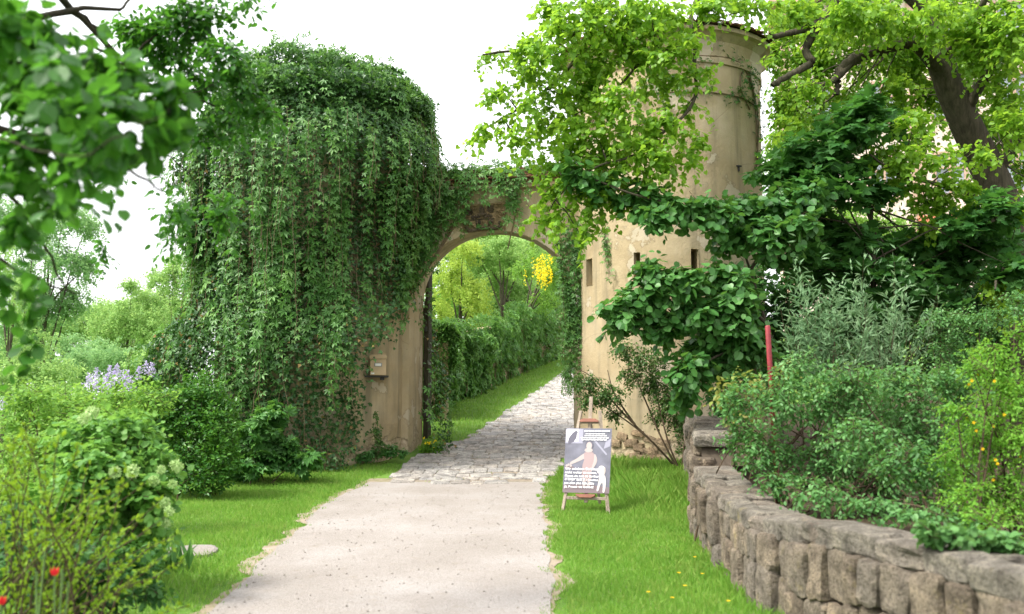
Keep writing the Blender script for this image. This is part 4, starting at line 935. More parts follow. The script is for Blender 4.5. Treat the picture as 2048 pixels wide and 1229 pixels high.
# top: shaggy crown of ivy
n = 13000; rr = np.sqrt(rng.random(n)) * (TL_R + .55); a = rng.uniform(0, 2 * np.pi, n); xy = np.stack([TL_C[0] + rr * np.cos(a), TL_C[1] + rr * np.sin(a)], -1)
hump = .15 + .55 * np.exp(-((xy[:, 0] + 4.35) ** 2 + (xy[:, 1] - 19.2) ** 2) / .9) + .75 * noise(np.concatenate([xy, xy[:, :1] * 0], 1), .9, 31) + .3 * noise(np.concatenate([xy, xy[:, :1] * 0], 1), 2.4, 32)
hump *= np.clip(1 - (rr / (TL_R + .62)) ** 5, 0, 1) ** .6
P = np.concatenate([xy, (Z_LT - .25 * (rr > TL_R) + (hump * rng.random(n) ** .35))[:, None]], 1); out = np.stack([np.cos(a) * .4, np.sin(a) * .4, a * 0 + .8], -1)
k = bare_drop(P); P, out = P[k], out[k]; n = len(P)
foliage(ivy, 'ivy', P, unit(out + .8 * rng.normal(size=(n, 3))), unit(out + .5 * rng.normal(size=(n, 3))), rng.uniform(.06, .115, n), LM['ivy'], 0, 'ivy_crown')
k = rng.random(n) < .30; q = P[k] + [0, 0, .03] + np.abs(rng.normal(size=(int(k.sum()), 3))) * [0, 0, .10]; m_ = len(q); foliage(ivy, 'creeper', q, unit(out[k] + .7 * rng.normal(size=(m_, 3))), unit(out[k] + [0, 0, .5] + .4 * rng.normal(size=(m_, 3))), rng.uniform(.06, .13, m_), LM['creeper'], 0, 'creeper_crown')
# ivy spilling over the rim
n = 5000; a = rng.uniform(np.pi * .9, np.pi * 2.1, n); z = Z_LT + .25 - 1.3 * rng.random(n) ** 1.4; rr = TL_R + .05 + (.12 + .62 * noise(np.stack([np.cos(a) * 2, np.sin(a) * 2, z], -1), 1.5, 91)) * rng.random(n) ** .5
P = np.stack([TL_C[0] + rr * np.cos(a), TL_C[1] + rr * np.sin(a), z], -1); out = np.stack([np.cos(a), np.sin(a), a * 0 + .3], -1); k = bare_drop(P); P, out = P[k], out[k]; n = len(P)
foliage(ivy, 'ivy', P, unit(out * .4 + [0, 0, -.5] + .8 * rng.normal(size=(n, 3))), unit(out + .6 * rng.normal(size=(n, 3))), rng.uniform(.06, .13, n), LM['ivy'], 0, 'ivy_rim')
# dry leaves caught in the gaps
n = 900; a = rng.uniform(np.pi, np.pi * 2.03, n); z = .6 + 5.5 * rng.random(n); P = ivy_pt(a, z, .8 + .25 * rng.random(n)); k = bare_drop(P); P = P[k]; n = len(P)
foliage(ivy, 'ivy', P, unit(rng.normal(size=(n, 3)) + [0, 0, -.5]), unit(rng.normal(size=(n, 3)) + [0, -1, .3]), rng.uniform(.05, .1, n), leaf_mat('dry_leaf', (.16, .11, .05), (.22, .15, .06), (.28, .25, .08), .2, (.3, .2, .05), .8, .1), 0, 'dry_leaves')
# hanging creeper strands
def strands(K, start_fn, len_lo, len_hi, step, out_fn, size, mask=None, sway=.05):
    S0, O = start_fn(K); L = rng.uniform(len_lo, len_hi, K) * rng.random(K) ** .5; m = int(len_hi / step); s = np.arange(m) * step
    sw = np.cumsum(rng.normal(size=(K, m, 3)) * [sway, sway * .6, sway * .2] * .4, 1)
    pts = S0[:, None] + sw; pts[..., 2] -= s[None] * .97; pts += O[:, None] * (.05 * np.sin(s * 2.1))[None, :, None]
    live = s[None] < L[:, None]
    side = np.stack([-O[:, 1], O[:, 0], O[:, 0] * 0], -1)[:, None] * np.where(np.arange(m) % 2, 1, -1)[None, :, None]
    T = unit(.55 * side + .35 * O[:, None] + [0, 0, -.65] + .30 * rng.normal(size=(K, m, 3)))
    N = unit(.75 * O[:, None] + [0, 0, .75] + .35 * rng.normal(size=(K, m, 3)))
    P = pts + side * .035 + O[:, None] * rng.uniform(0, .06, (K, m, 1)); sz = size * rng.uniform(.55, 1.3, (K, m)) * rng.uniform(.75, 1.15, (K, 1))
    k = live.ravel(); P, T, N, sz = P.reshape(-1, 3)[k], T.reshape(-1, 3)[k], N.reshape(-1, 3)[k], sz.ravel()[k]
    if mask is not None: q = mask(P); P, T, N, sz = P[q], T[q], N[q], sz[q]
    vine = [pts[i][live[i]] for i in range(K)]
    return P, T, N, sz, vine
def vines_obj(parent, vine, r, name='vines', m=7, every=1, mask=None):
    L = []
    for v in vine[::every]:
        if len(v) < 3: continue
        if mask is not None and not mask(v).all(): continue
        L.append(smooth_line(v, m))
    if L: L = np.array(L); o = world_tubes(name, L, np.full(L.shape[:2], r), MAT['vine'], parent, 3); o['kind'] = 'stuff'
def st_tower(K):
    nc = 62; ca = rng.uniform(np.pi * 1.0, np.pi * 2.04, nc); cz = 1.6 + (Z_LT - 1.5) * rng.random(nc) ** .8; i = rng.integers(nc, size=K)
    a = ca[i] + rng.normal(size=K) * .06; z = np.minimum(cz[i] + rng.normal(size=K) * .55, Z_LT + .15); lone = rng.random(K) < .22; a = np.where(lone, rng.uniform(np.pi, np.pi * 2.04, K), a); z = np.where(lone, 1.4 + (Z_LT - 1.2) * rng.random(K), z)
    return ivy_pt(a, z, rng.uniform(.80, 1.35, K)), np.stack([np.cos(a), np.sin(a), a * 0], -1)
def st_rim(K):
    a = rng.uniform(np.pi * .95, np.pi * 2.08, K); r = TL_R + rng.uniform(-.15, .6, K); z = Z_LT + .62 * (1 - (np.abs(r - TL_R + .15) / .75) ** 2) * (.4 + .8 * noise(np.stack([np.cos(a) * 2, np.sin(a) * 2, a * 0], -1), 1.2, 93)) - .05
    return np.stack([TL_C[0] + r * np.cos(a), TL_C[1] + r * np.sin(a), z], -1), np.stack([np.cos(a), np.sin(a), a * 0], -1)
RIM = strands(150, st_rim, .3, 1.5, .085, None, .115, bare_drop)
P, T, N, sz, vine = strands(620, st_tower, .6, 2.4, .085, None, .125, bare_drop)
# the strands keep to the bulging surface
a = np.arctan2(P[:, 1] - TL_C[1], P[:, 0] - TL_C[0]); r = np.hypot(P[:, 0] - TL_C[0], P[:, 1] - TL_C[1]); tgt = TL_R + ivy_thick(a, P[:, 2]) * .9
P[:, :2] += (np.stack([np.cos(a), np.sin(a)], -1)) * ((tgt - r) * .35)[:, None]
P, T, N, sz = (np.concatenate([u_, v_]) for u_, v_ in zip((P, T, N, sz), RIM[:4])); g0 = P[:, 2] > gz(P[:, 0], P[:, 1]) + .05
foliage(ivy, 'creeper', P[g0], T[g0], N[g0], sz[g0], LM['creeper'], 300, 'creeper_foliage')
vines_obj(ivy, vine, .005, every=2, mask=lambda v: bare_drop(v, 4))
# bare brown stems hanging in the gaps
K = 110; a = rng.uniform(np.pi * 1.05, np.pi * 2.0, K); z = .8 + 6.4 * rng.random(K); S0 = ivy_pt(a, z, .85); s = np.linspace(0, 1, 7)
pts = S0[:, None] + np.cumsum(rng.normal(size=(K, 7, 3)) * .035, 1); pts[..., 2] -= s[None] * rng.uniform(.4, 1.6, K)[:, None]; pts += np.stack([np.cos(a), np.sin(a), a * 0], -1)[:, None] * .08
pts = pts[[bool(bare_drop(p, 2).all()) for p in pts]]; world_tubes('hanging_stems', pts, np.full(pts.shape[:2], .006), MAT['vine'], ivy, 3)['kind'] = 'stuff'

# --- creeper over the gate wall, its coping and the right jamb
gc = thing('creeper', 'virginia creeper trailing over the arch and its tiled coping', 'creeper', (-1.5, 19.9, 6.2))
def st_poly(poly, d, outv=(0, -1, 0), dj=.05):
    poly = np.array(poly, float); lo, hi = poly.min(0), poly.max(0)
    def f(K):
        q = rng.uniform(lo, hi, (K * 12, 2)); q = q[in_poly(q[:, 0], q[:, 1], poly)][:K]
        P = at(q[:, 0], q[:, 1], d - .06 - dj * rng.random(len(q)))
        return P, np.repeat(np.array([outv], float), len(P), 0)
    return f
ARCH_CLEAR = [(868, 900), (868, 560), (882, 527), (905, 500), (940, 482), (1000, 468), (1060, 484), (1092, 512), (1112, 560), (1118, 900)]
def arch_ok(P):
    px, py, _ = proj(P); return ~in_poly(px, py, ARCH_CLEAR)
Q = [strands(230, lambda K: (lambda S, O: (S, O))(*(lambda f: f(K))(st_poly([(790, 345), (885, 350), (930, 385), (895, 420), (862, 470), (838, 545), (800, 600), (780, 500)], GY0))), .3, 1.1, .07, None, .105, lambda P: bare_drop(P, 8) & arch_ok(P)),
     strands(60, lambda K: st_poly([(850, 350), (990, 340), (1095, 335), (1095, 352), (960, 372), (880, 390)], GY0 - .2)(K), .15, .75, .07, None, .10, arch_ok),
     strands(10, lambda K: st_poly([(1005, 360), (1040, 360), (1040, 390), (1005, 390)], GY0 - .05)(K), .6, 1.2, .06, None, .095, arch_ok),
     strands(12, lambda K: st_poly([(920, 420), (950, 410), (1000, 455), (925, 460)], GY0)(K), .1, .35, .06, None, .095, arch_ok),
     strands(3, lambda K: st_poly([(870, 575), (835, 560), (850, 640), (860, 690)], GY0 + .9)(K), .3, .9, .07, None, .085)]
# leaves lying over the coping
nC = 900; px = rng.uniform(800, 1105, nC); w = np.clip(1.25 - (px - 800) / 330, .18, 1); q = rng.random(nC) < w; px = px[q]; nC = len(px)
py = 352 - (px - 860) * .055 + rng.normal(size=nC) * 9 - 4; Pc = at(px, py, GY0 - .2 + .6 * rng.random(nC))
Q.append((Pc, unit(np.array([0, -.6, -.2]) + .7 * rng.normal(size=(nC, 3))), unit(np.array([0, -.3, 1.]) + .4 * rng.normal(size=(nC, 3))), rng.uniform(.07, .125, nC), []))
P, T, N, S = (np.concatenate([q[i] for q in Q]) for i in range(4)); foliage(gc, 'creeper', P, T, N, S, LM['creeper'], 220, 'foliage')
vines_obj(gc, sum([q[4] for q in Q], []), .006)
st = np.array([smooth_line([at(x, y, GY0 - .04) for x, y in l], 14) for l in ([(752, 640), (835, 560), (895, 470), (940, 385), (1000, 365)], [(800, 420), (870, 400), (930, 372), (1010, 352)], [(840, 560), (880, 500), (925, 425), (945, 380)], [(1030, 372), (1032, 420), (1022, 470), (1015, 500)])])
world_tubes('woody_stems', st, np.linspace(.022, .012, 14)[None].repeat(len(st), 0), MAT['vine'], gc, 5)
jc = thing('creeper', 'pale green creeper hanging down the right jamb of the arch', 'creeper', (1.35, 19.8, .6))
Q = [strands(105, lambda K: st_poly([(1100, 440), (1190, 430), (1215, 470), (1200, 520), (1150, 640), (1135, 640), (1120, 520)], GY0 - .15)(K), .5, 1.7, .07, None, .085, lambda P: proj(P)[0] > 1108),
     strands(40, lambda K: st_poly([(1128, 600), (1156, 600), (1160, 760), (1132, 760)], GY0 - .1)(K), .4, 1.0, .07, None, .085),
     strands(14, lambda K: st_poly([(1205, 440), (1228, 440), (1222, 500), (1208, 500)], 18.9)(K), .4, 1.0, .06, None, .07)]
P, T, N, S = (np.concatenate([q[i] for q in Q]) for i in range(4)); foliage(jc, 'creeper', P, T, N, S, LM['creeper'], 150, 'foliage'); vines_obj(jc, sum([q[4] for q in Q], []), .005)
# dry vines on the shaft of the right tower
dv = thing('climbing_vine', 'thin bare vine with few leaves clinging to the upper tower wall', 'vine', (TR_C[0], TR_C[1] - 1.9, 5))
lines = [[(1300, 160), (1340, 120), (1400, 112), (1470, 120), (1500, 160), (1512, 230), (1516, 330)], [(1180, 190), (1260, 190), (1330, 185), (1420, 185), (1480, 195), (1508, 210)], [(1500, 150), (1516, 240), (1512, 350)], [(1490, 130), (1480, 170), (1500, 220)], [(1160, 280), (1200, 220), (1280, 185)], [(1200, 200), (1180, 260), (1150, 320)], [(1250, 330), (1320, 300), (1345, 330)]]
tb = []
for l in lines: tb.append(np.array([cyl_hit(min(x, 1519), y, TR_C, TR_R + .02) for x, y in smooth_line(np.array(l, float), 16)]))
tb = np.array(tb); world_tubes('stems', tb, np.full(tb.shape[:2], .013), MAT['vine'], dv, 5)
P = []; n = 620
for i in range(n):
    l = tb[int(rng.choice(len(tb), p=[.2, .25, .25, .05, .13, .1, .02]))]; P.append(l[int(rng.integers(16))] + rng.normal(size=3) * [.09, .04, .10])
P = np.array(P); out = unit((P - np.array([*TR_C, 0])) * [1, 1, 0]); foliage(dv, 'creeper', P + out * .03, unit(out * .4 + [0, 0, -.5] + .6 * rng.normal(size=(n, 3))), unit(out + [0, 0, .7] + .4 * rng.normal(size=(n, 3))), rng.uniform(.04, .085, n), LM['hedge'], 0)

# --- wall and hedge of creeper beyond the arch
HB = [np.array(ghit(*p)) for p in ((868, 838), (905, 806), (960, 785), (1010, 762), (1065, 738), (1120, 716))]
HB.insert(0, HB[0] + (HB[0] - HB[1]) * .08); HB.append(HB[-1] + (HB[-1] - HB[-2]) * 2.0); HB = smooth_line(np.array(HB), 60)
hw = thing('garden_wall', 'creeper covered garden wall climbing beside the cobbles beyond the arch', 'wall', HB[0])
V, F = [], []; hh_ = 1.95
hn = np.gradient(HB[:, :2], axis=0); hn = np.stack([-hn[:, 1], hn[:, 0]], -1); hn /= np.linalg.norm(hn, axis=1)[:, None]
for i, p in enumerate(HB):
    g0 = float(gz(p[0], p[1]))
    for off, z in ((0, g0 - .2), (0, g0 + hh_), (.4, g0 + hh_), (.4, g0 - .2)): V.append((p[0] + hn[i, 0] * off - HB[0][0], p[1] + hn[i, 1] * off - HB[0][1], z - HB[0][2]))
for i in range(59): F += [(4 * i + q, 4 * i + (q + 1) % 4, 4 * i + 4 + (q + 1) % 4, 4 * i + 4 + q) for q in range(4)]
F += [(3, 2, 1, 0), tuple(236 + q for q in range(4))]
obj('masonry', py_mesh('masonry', V, F), MAT['plaster'], hw)
n = 12000; t = rng.random(n) ** 1.2 * 59; i = t.astype(int).clip(0, 58); f = (t - i)[:, None]; B = HB[i] * (1 - f) + HB[i + 1] * f; nn = np.concatenate([-hn[i], np.zeros((n, 1))], 1)
v = rng.random(n); zz = v * (hh_ + -.15 + 1.0 * noise(np.stack([t * .35, t * 0, t * 0], -1), 1.0, 47)); th = .06 + .75 * noise(np.stack([t * .5, v * 3, t * 0], -1), 1.6, 41) ** 1.4 * (.35 + .9 * v)
m = (noise(np.stack([t * .8, v * 2, t * 0], -1), 1.4, 44) + .55 * v > .44)
P = B + nn * (th * rng.random(n) ** .6)[:, None]; P[:, 2] = gz(P[:, 0], P[:, 1]) + zz; top = v > .93; P[top] -= nn[top] * rng.uniform(0, .6, (int(top.sum()), 1))
P, nn, n = P[m], nn[m], int(m.sum())
foliage(hw, 'creeper', P, unit(.4 * nn + [0, 0, -.7] + .45 * rng.normal(size=(n, 3))), unit(nn + [0, 0, .9] + .4 * rng.normal(size=(n, 3))), rng.uniform(.12, .21, n), LM['creeper'], 200)
K = 160; t = rng.random(K) * 40; i = t.astype(int); S0 = HB[i] + np.concatenate([-hn[i] * .1, np.zeros((K, 1))], 1); S0[:, 2] += rng.uniform(.8, 1.7, K); s = np.linspace(0, 1, 6); pts = S0[:, None] + np.cumsum(rng.normal(size=(K, 6, 3)) * .04, 1); pts[..., 2] -= s * 1.0
world_tubes('vines', pts, np.full(pts.shape[:2], .008), MAT['vine'], hw, 3)['kind'] = 'stuff'

# --- trees seen through the arch
def tree(name, label, base, C, Rr, tpl, size, mat, per=3.0, tw=.8, nl=9, r0=.16, group=None, cat='tree', lean=None, **kw):
    b = np.array(base, float); t = thing(name, label, cat, b, group)
    top = C.mean(0) + [0, 0, .3 * Rr[:, 2].mean()]; tr = limb(b - [0, 0, .2], top, 0, .05, 12)
    world_tubes('trunk', tr[None], np.linspace(r0, r0 * .25, 12)[None], MAT['bark'], t, 9)
    limbs(t, tr[4:10], C, r0 * .35, .012, MAT['bark'], .06, 'branches', 5)
    tws, P, T, N, S = sprays(C, Rr, per, tw, nl, size, **kw); foliage(t, tpl, P, T, N, S, mat, 0, 'crown'); twig_mesh(t, tws, .008, MAT['twig'], keep=.35)
    return t
def far_tree(label, d, ell, mat, size=.22, per=2.2, name='woodland_tree', group=None, base_px=None, **kw):
    C, Rr = clump_px(ell, d, d * .03, 1.0); bx = base_px if base_px else float(np.mean([e[0] for e in ell])); x = float(at(bx, 700, d)[0])
    return tree(name, label, (x, d, float(gz(x, d))), C, Rr, 'tuft', size, mat, per, size * 3.2, 7, r0=.04 + .0022 * d, group=group, **kw)
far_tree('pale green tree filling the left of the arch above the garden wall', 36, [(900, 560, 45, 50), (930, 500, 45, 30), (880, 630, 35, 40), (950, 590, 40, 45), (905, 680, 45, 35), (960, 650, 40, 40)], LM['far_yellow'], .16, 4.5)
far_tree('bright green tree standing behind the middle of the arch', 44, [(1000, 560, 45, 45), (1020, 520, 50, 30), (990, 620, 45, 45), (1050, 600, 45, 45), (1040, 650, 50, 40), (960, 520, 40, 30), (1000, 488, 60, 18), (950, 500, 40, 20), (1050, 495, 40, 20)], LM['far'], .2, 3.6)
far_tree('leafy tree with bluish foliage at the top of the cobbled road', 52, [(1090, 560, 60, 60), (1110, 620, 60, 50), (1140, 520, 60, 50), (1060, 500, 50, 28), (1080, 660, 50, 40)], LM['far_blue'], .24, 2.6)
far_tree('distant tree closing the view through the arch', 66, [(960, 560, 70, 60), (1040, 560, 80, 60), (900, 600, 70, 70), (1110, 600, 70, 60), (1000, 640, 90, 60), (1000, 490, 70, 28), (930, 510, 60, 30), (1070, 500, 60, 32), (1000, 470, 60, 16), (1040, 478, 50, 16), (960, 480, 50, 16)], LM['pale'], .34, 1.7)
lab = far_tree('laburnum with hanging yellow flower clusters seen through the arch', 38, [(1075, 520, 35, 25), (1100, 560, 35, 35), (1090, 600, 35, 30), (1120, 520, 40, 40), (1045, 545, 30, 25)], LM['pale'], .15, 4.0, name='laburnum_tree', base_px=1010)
lc = at(rng.normal(1084, 14, 42), 520 + rng.uniform(-16, 26, 42), 36.6 + rng.normal(size=42) * .6); m = 12; s = np.linspace(0, 1, m); L = rng.uniform(.35, .75, 42)
P = (lc[:, None] + np.stack([s * 0, s * 0, -s], -1)[None] * L[:, None, None] + rng.normal(size=(42, m, 3)) * .035 * (1.2 - s)[None, :, None]).reshape(-1, 3); n = len(P)
foliage(lab, 'dia', P, unit(rng.normal(size=(n, 3)) + [0, 0, -.6]), unit(rng.normal(size=(n, 3)) + [0, -1, .4]), .085, LM['yellow'], 0, 'flower_clusters')
# overhanging loose twigs in the arch
# --- far woods on the left
wl = 'trees of the valley wood'
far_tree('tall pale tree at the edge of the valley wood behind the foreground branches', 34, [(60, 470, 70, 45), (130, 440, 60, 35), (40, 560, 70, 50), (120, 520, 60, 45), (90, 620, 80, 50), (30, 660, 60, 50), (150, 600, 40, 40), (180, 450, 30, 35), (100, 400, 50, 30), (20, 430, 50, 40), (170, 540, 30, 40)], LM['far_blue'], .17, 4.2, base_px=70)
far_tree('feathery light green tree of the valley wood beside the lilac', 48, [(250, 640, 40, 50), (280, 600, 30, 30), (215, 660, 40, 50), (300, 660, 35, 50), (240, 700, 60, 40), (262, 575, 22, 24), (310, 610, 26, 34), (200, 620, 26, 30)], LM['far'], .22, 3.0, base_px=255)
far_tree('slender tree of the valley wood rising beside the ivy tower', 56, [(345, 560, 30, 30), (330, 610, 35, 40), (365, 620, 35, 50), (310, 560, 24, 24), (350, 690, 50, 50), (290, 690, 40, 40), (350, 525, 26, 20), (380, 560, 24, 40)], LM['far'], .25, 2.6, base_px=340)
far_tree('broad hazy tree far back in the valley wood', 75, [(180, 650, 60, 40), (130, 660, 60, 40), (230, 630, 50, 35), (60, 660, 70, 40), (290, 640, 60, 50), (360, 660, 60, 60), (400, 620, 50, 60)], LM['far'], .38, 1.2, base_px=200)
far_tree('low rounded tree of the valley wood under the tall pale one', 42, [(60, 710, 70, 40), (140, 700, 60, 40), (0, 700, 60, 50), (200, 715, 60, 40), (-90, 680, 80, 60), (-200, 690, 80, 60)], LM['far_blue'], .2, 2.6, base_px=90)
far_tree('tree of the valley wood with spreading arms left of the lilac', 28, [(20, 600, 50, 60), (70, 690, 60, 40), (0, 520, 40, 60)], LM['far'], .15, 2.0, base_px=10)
# --- shrubs left of the drive
def base_at(px, d): x = float(at(px, 900, d)[0]); return (x, d, float(gz(x, d)))
C, Rr = clump_px([(385, 820, 85, 55), (330, 860, 60, 70), (430, 850, 60, 70), (400, 910, 85, 60), (350, 930, 60, 50), (440, 920, 50, 55), (400, 780, 65, 35), (400, 960, 75, 30), (310, 800, 50, 45), (290, 860, 40, 50)], 15.2, .3, 1.2)
shrub('hedge_shrub', 'dense dark green rounded shrub beside the foot of the ivy tower', base_at(390, 15.2), C, Rr, 'ovate', .07, LM['hedge'], 24, .24, 10, parts=120, up=.8, droop=-.15, out=.9, hang=.0)
C, Rr = clump_px([(470, 900, 55, 60), (520, 860, 40, 45), (560, 900, 40, 40), (510, 920, 60, 30), (600, 915, 50, 22), (545, 830, 22, 30)], 17.0, .2, .8)
shrub('chestnut_seedling', 'low plant with broad fingered bluish leaves at the foot of the ivy', base_at(520, 17), C, Rr, 'chestnut', .17, LM['hazel'], 7, .25, 5, parts=60, cat='plant', droop=0)
C, Rr = clump_px([(230, 800, 80, 35), (120, 820, 110, 45), (40, 850, 80, 60), (200, 850, 110, 50), (300, 800, 50, 40), (60, 790, 60, 30), (40, 920, 80, 60, 10.2), (120, 900, 80, 50, 10.4), (20, 990, 60, 60, 9.6), (100, 980, 70, 50, 9.6)], 11.5, .4, 1.0)
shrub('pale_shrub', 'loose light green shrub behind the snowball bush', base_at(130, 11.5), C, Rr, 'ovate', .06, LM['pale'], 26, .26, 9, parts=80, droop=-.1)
C, Rr = clump_px([(240, 870, 85, 55), (290, 920, 65, 60), (200, 940, 85, 70), (310, 990, 40, 50), (260, 1010, 75, 60), (170, 880, 70, 50), (140, 1000, 80, 70), (230, 1070, 70, 45), (300, 1060, 40, 30)], 8.2, .3, 1.1)
snow = shrub('snowball_bush', 'viburnum bush with pale green snowball flower heads beside the lawn', base_at(220, 8.3), C, Rr, 'round', .068, LM['snow'], 38, .24, 8, parts=200)
for (px, py, d, r) in ((184, 826, 7.9, .045), (265, 943, 7.6, .045), (352, 933, 7.9, .045), (330, 1006, 7.7, .036), (339, 1022, 7.6, .034), (308, 962, 7.7, .035), (322, 940, 7.7, .03), (345, 968, 7.8, .03), (230, 945, 7.6, .04), (168, 838, 7.8, .04), (332, 1048, 7.8, .03)):
    c = at(px, py, d); n = 90; u = unit(rng.normal(size=(n, 3))); V, F = place('dia', c + u * r * .72 - np.array(snow.location), unit(u + .9 * rng.normal(size=(n, 3))), u + .2 * rng.normal(size=(n, 3)), np.full(n, r * .75)); obj('flower_head', np_mesh('flower_head', V, F, np.repeat(rng.random(n), 2)), LM['cream'], snow)
# darker filler plants in front of it
C, Rr = clump_px([(180, 1130, 110, 60), (80, 1140, 90, 70), (260, 1120, 60, 40), (150, 1200, 120, 50), (300, 1180, 50, 30), (20, 1080, 60, 80)], 7.0, .25, 1.0)
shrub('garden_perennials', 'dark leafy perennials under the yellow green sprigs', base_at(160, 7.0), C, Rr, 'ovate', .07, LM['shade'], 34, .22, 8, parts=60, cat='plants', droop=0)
# sprigs of small bright leaves on long upright stems
sp_ = thing('sprig_shrub', 'shrub of long bare shoots set with small lime green leaf tufts', 'shrub', base_at(60, 5.7))
K = 58; tipx = rng.uniform(-40, 385, K); tipy = 830 + rng.random(K) * 230 + np.clip(tipx - 120, 0, 400) * .62; dd = 5.7 + rng.normal(size=K) * .4
tip = at(tipx, tipy, dd); b0 = np.array(sp_.location) + rng.normal(size=(K, 3)) * [.30, .22, 0]; b0[:, 0] += -.05; b0[:, 2] = gz(b0[:, 0], b0[:, 1])
st = np.array([limb(a, t, .07, .10, 12) for a, t in zip(b0, tip)]); world_tubes('shoots', st, np.linspace(.0075, .002, 12)[None].repeat(K, 0), MAT['twig'], sp_, 4)['kind'] = 'stuff'
m = 20; t = np.linspace(.30, 1, m)[None] + rng.uniform(-.02, .02, (K, m)); t = np.clip(t, 0, 1) * 11; i = np.clip(t.astype(int), 0, 10); f = (t - i)[..., None]; kk = np.arange(K)[:, None]
P = st[kk, i] * (1 - f) + st[kk, i + 1] * f + rng.normal(size=(K, m, 3)) * .008; dr = unit(st[kk, i + 1] - st[kk, i])
P5 = np.repeat(P.reshape(-1, 3), 3, 0); D5 = np.repeat(dr.reshape(-1, 3), 3, 0); n = len(P5)
foliage(sp_, 'ovate', P5, unit(D5 * .7 + rng.normal(size=(n, 3)) * .75 + [0, 0, .25]), unit(rng.normal(size=(n, 3)) * .6 + [0, -.2, .8]), rng.uniform(.02, .042, n), LM['lime_sprig'], 160)
# lilac
C, Rr = clump_px([(230, 775, 60, 30), (290, 760, 40, 30), (170, 790, 40, 30), (320, 770, 40, 30), (240, 820, 80, 30)], 19, .3, 1.0)
lil = shrub('lilac_bush', 'lilac bush with pale violet flower panicles behind the rounded shrub', base_at(240, 19), C, Rr, 'heart', .08, LM['pale'], 14, .3, 8)
for (px, py) in [(195, 752), (212, 765), (230, 760), (246, 752), (262, 770), (205, 775), (225, 780), (243, 775), (180, 765), (292, 735), (282, 748), (300, 745), (5, 815), (255, 760), (215, 748), (236, 746), (188, 780)]:
    c = at(px + rng.normal() * 3, py + rng.normal() * 3, 18.3 + rng.uniform(-.3, .2)); n = 70; t = rng.random(n); q = c + np.stack([rng.normal(size=n) * .06 * (1.1 - t), rng.normal(size=n) * .06 * (1.1 - t), t * .24 - .1], -1)
    V, F = place('dia', q - np.array(lil.location), unit(rng.normal(size=(n, 3))), unit(rng.normal(size=(n, 3)) + [0, -.6, .6]), np.full(n, .045)); obj('flower_panicle', np_mesh('flower_panicle', V, F, np.repeat(rng.random(n), 2)), LM['lilac'], lil)['kind'] = 'stuff'
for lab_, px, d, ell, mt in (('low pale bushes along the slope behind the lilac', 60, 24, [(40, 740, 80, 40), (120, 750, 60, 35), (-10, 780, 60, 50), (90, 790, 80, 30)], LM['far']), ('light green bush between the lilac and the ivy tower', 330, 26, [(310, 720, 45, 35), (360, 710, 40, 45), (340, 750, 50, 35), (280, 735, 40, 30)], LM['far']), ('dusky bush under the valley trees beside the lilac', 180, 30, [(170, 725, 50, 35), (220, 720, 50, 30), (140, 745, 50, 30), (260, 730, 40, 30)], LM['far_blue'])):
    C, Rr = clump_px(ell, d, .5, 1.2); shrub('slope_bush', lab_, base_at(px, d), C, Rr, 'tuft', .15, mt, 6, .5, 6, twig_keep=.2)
# red tulip, seed heads and a strap leaved clump in the corner bed
def tulip(px, py, d, label, red=True):
    top = at(px, py, d); x, y = float(top[0]), d; g0 = float(gz(x, y)); t = thing('red_tulip' if red else 'tulip_seed_head', label, 'flower', (x, y, g0), None if red else 'faded tulips in the corner bed')
    H = float(top[2]) - g0; s = np.linspace(0, 1, 8); l = np.stack([.03 * np.sin(s * 2 + px), s * 0, s * H], -1); tube_obj('stem', l[None], np.full((1, 8), .0045), MAT['green_stem'], t, 6)
    if red:
        for k in range(6):
            a = k * np.pi / 3; V, F = place('ovate', np.array([[l[-1, 0], 0, H - .005]]), np.array([[.32 * math.cos(a), .32 * math.sin(a), 1]]), np.array([[math.cos(a), math.sin(a), -.3]]), np.array([.042])); V[:, :2] += .009 * np.array([math.cos(a), math.sin(a)]); obj('petal', np_mesh('petal', V, F), LM['red'], t)
    else:
        MB().lathe([(.001, 0), (.007, .004), (.008, .02), (.005, .032), (.009, .036), (.001, .038)], 8).build('seed_pod', MAT['green_stem'], t, True, loc=(l[-1, 0], 0, H))
    for k in range(2):
        a = rng.uniform(0, 6.28); V, F = place('lance', np.array([[0, 0, .01]]), np.array([[.35 * math.cos(a), .35 * math.sin(a), 1]]), np.array([[math.cos(a), math.sin(a), -.3]]), np.array([.26])); obj('leaf', np_mesh('leaf', V, F), LM['herb'], t)
tulip(101, 1150, 4.9, 'single red tulip standing in the shrub bed'); tulip(10, 1208, 4.9, 'red flower low in the corner under the sprigs')
for px, py in ((92, 1120), (118, 1165), (70, 1175), (135, 1155), (142, 1180), (84, 1160)): tulip(px, py, 5.0 + rng.uniform(-.1, .1), 'faded tulip seed head on a bare green stem beside the red tulip', False)
def straps(name, label, px, d, n, L, sp, mat, tpl='lance'):
    b = np.array(base_at(px, d)); t = thing(name, label, 'plant', b); a = rng.uniform(0, 6.28, n); q = b + rng.normal(size=(n, 3)) * [.07, .07, 0]
    out = np.stack([np.cos(a), np.sin(a), a * 0], -1); foliage(t, tpl, q, unit(out * sp * rng.random((n, 1)) + [0, 0, 1]), out * -1 + [0, 0, .3], L * rng.uniform(.6, 1.2, n), mat, 40, min_px=4)
straps('iris_clump', 'upright strap leaved clump at the edge of the snowball bush', 352, 9.4, 26, .30, .6, LM['herb'])
straps('strap_leaf_plant', 'arching strap leaves lying over the stone slab', 320, 9.2, 22, .42, 1.8, LM['shade'])

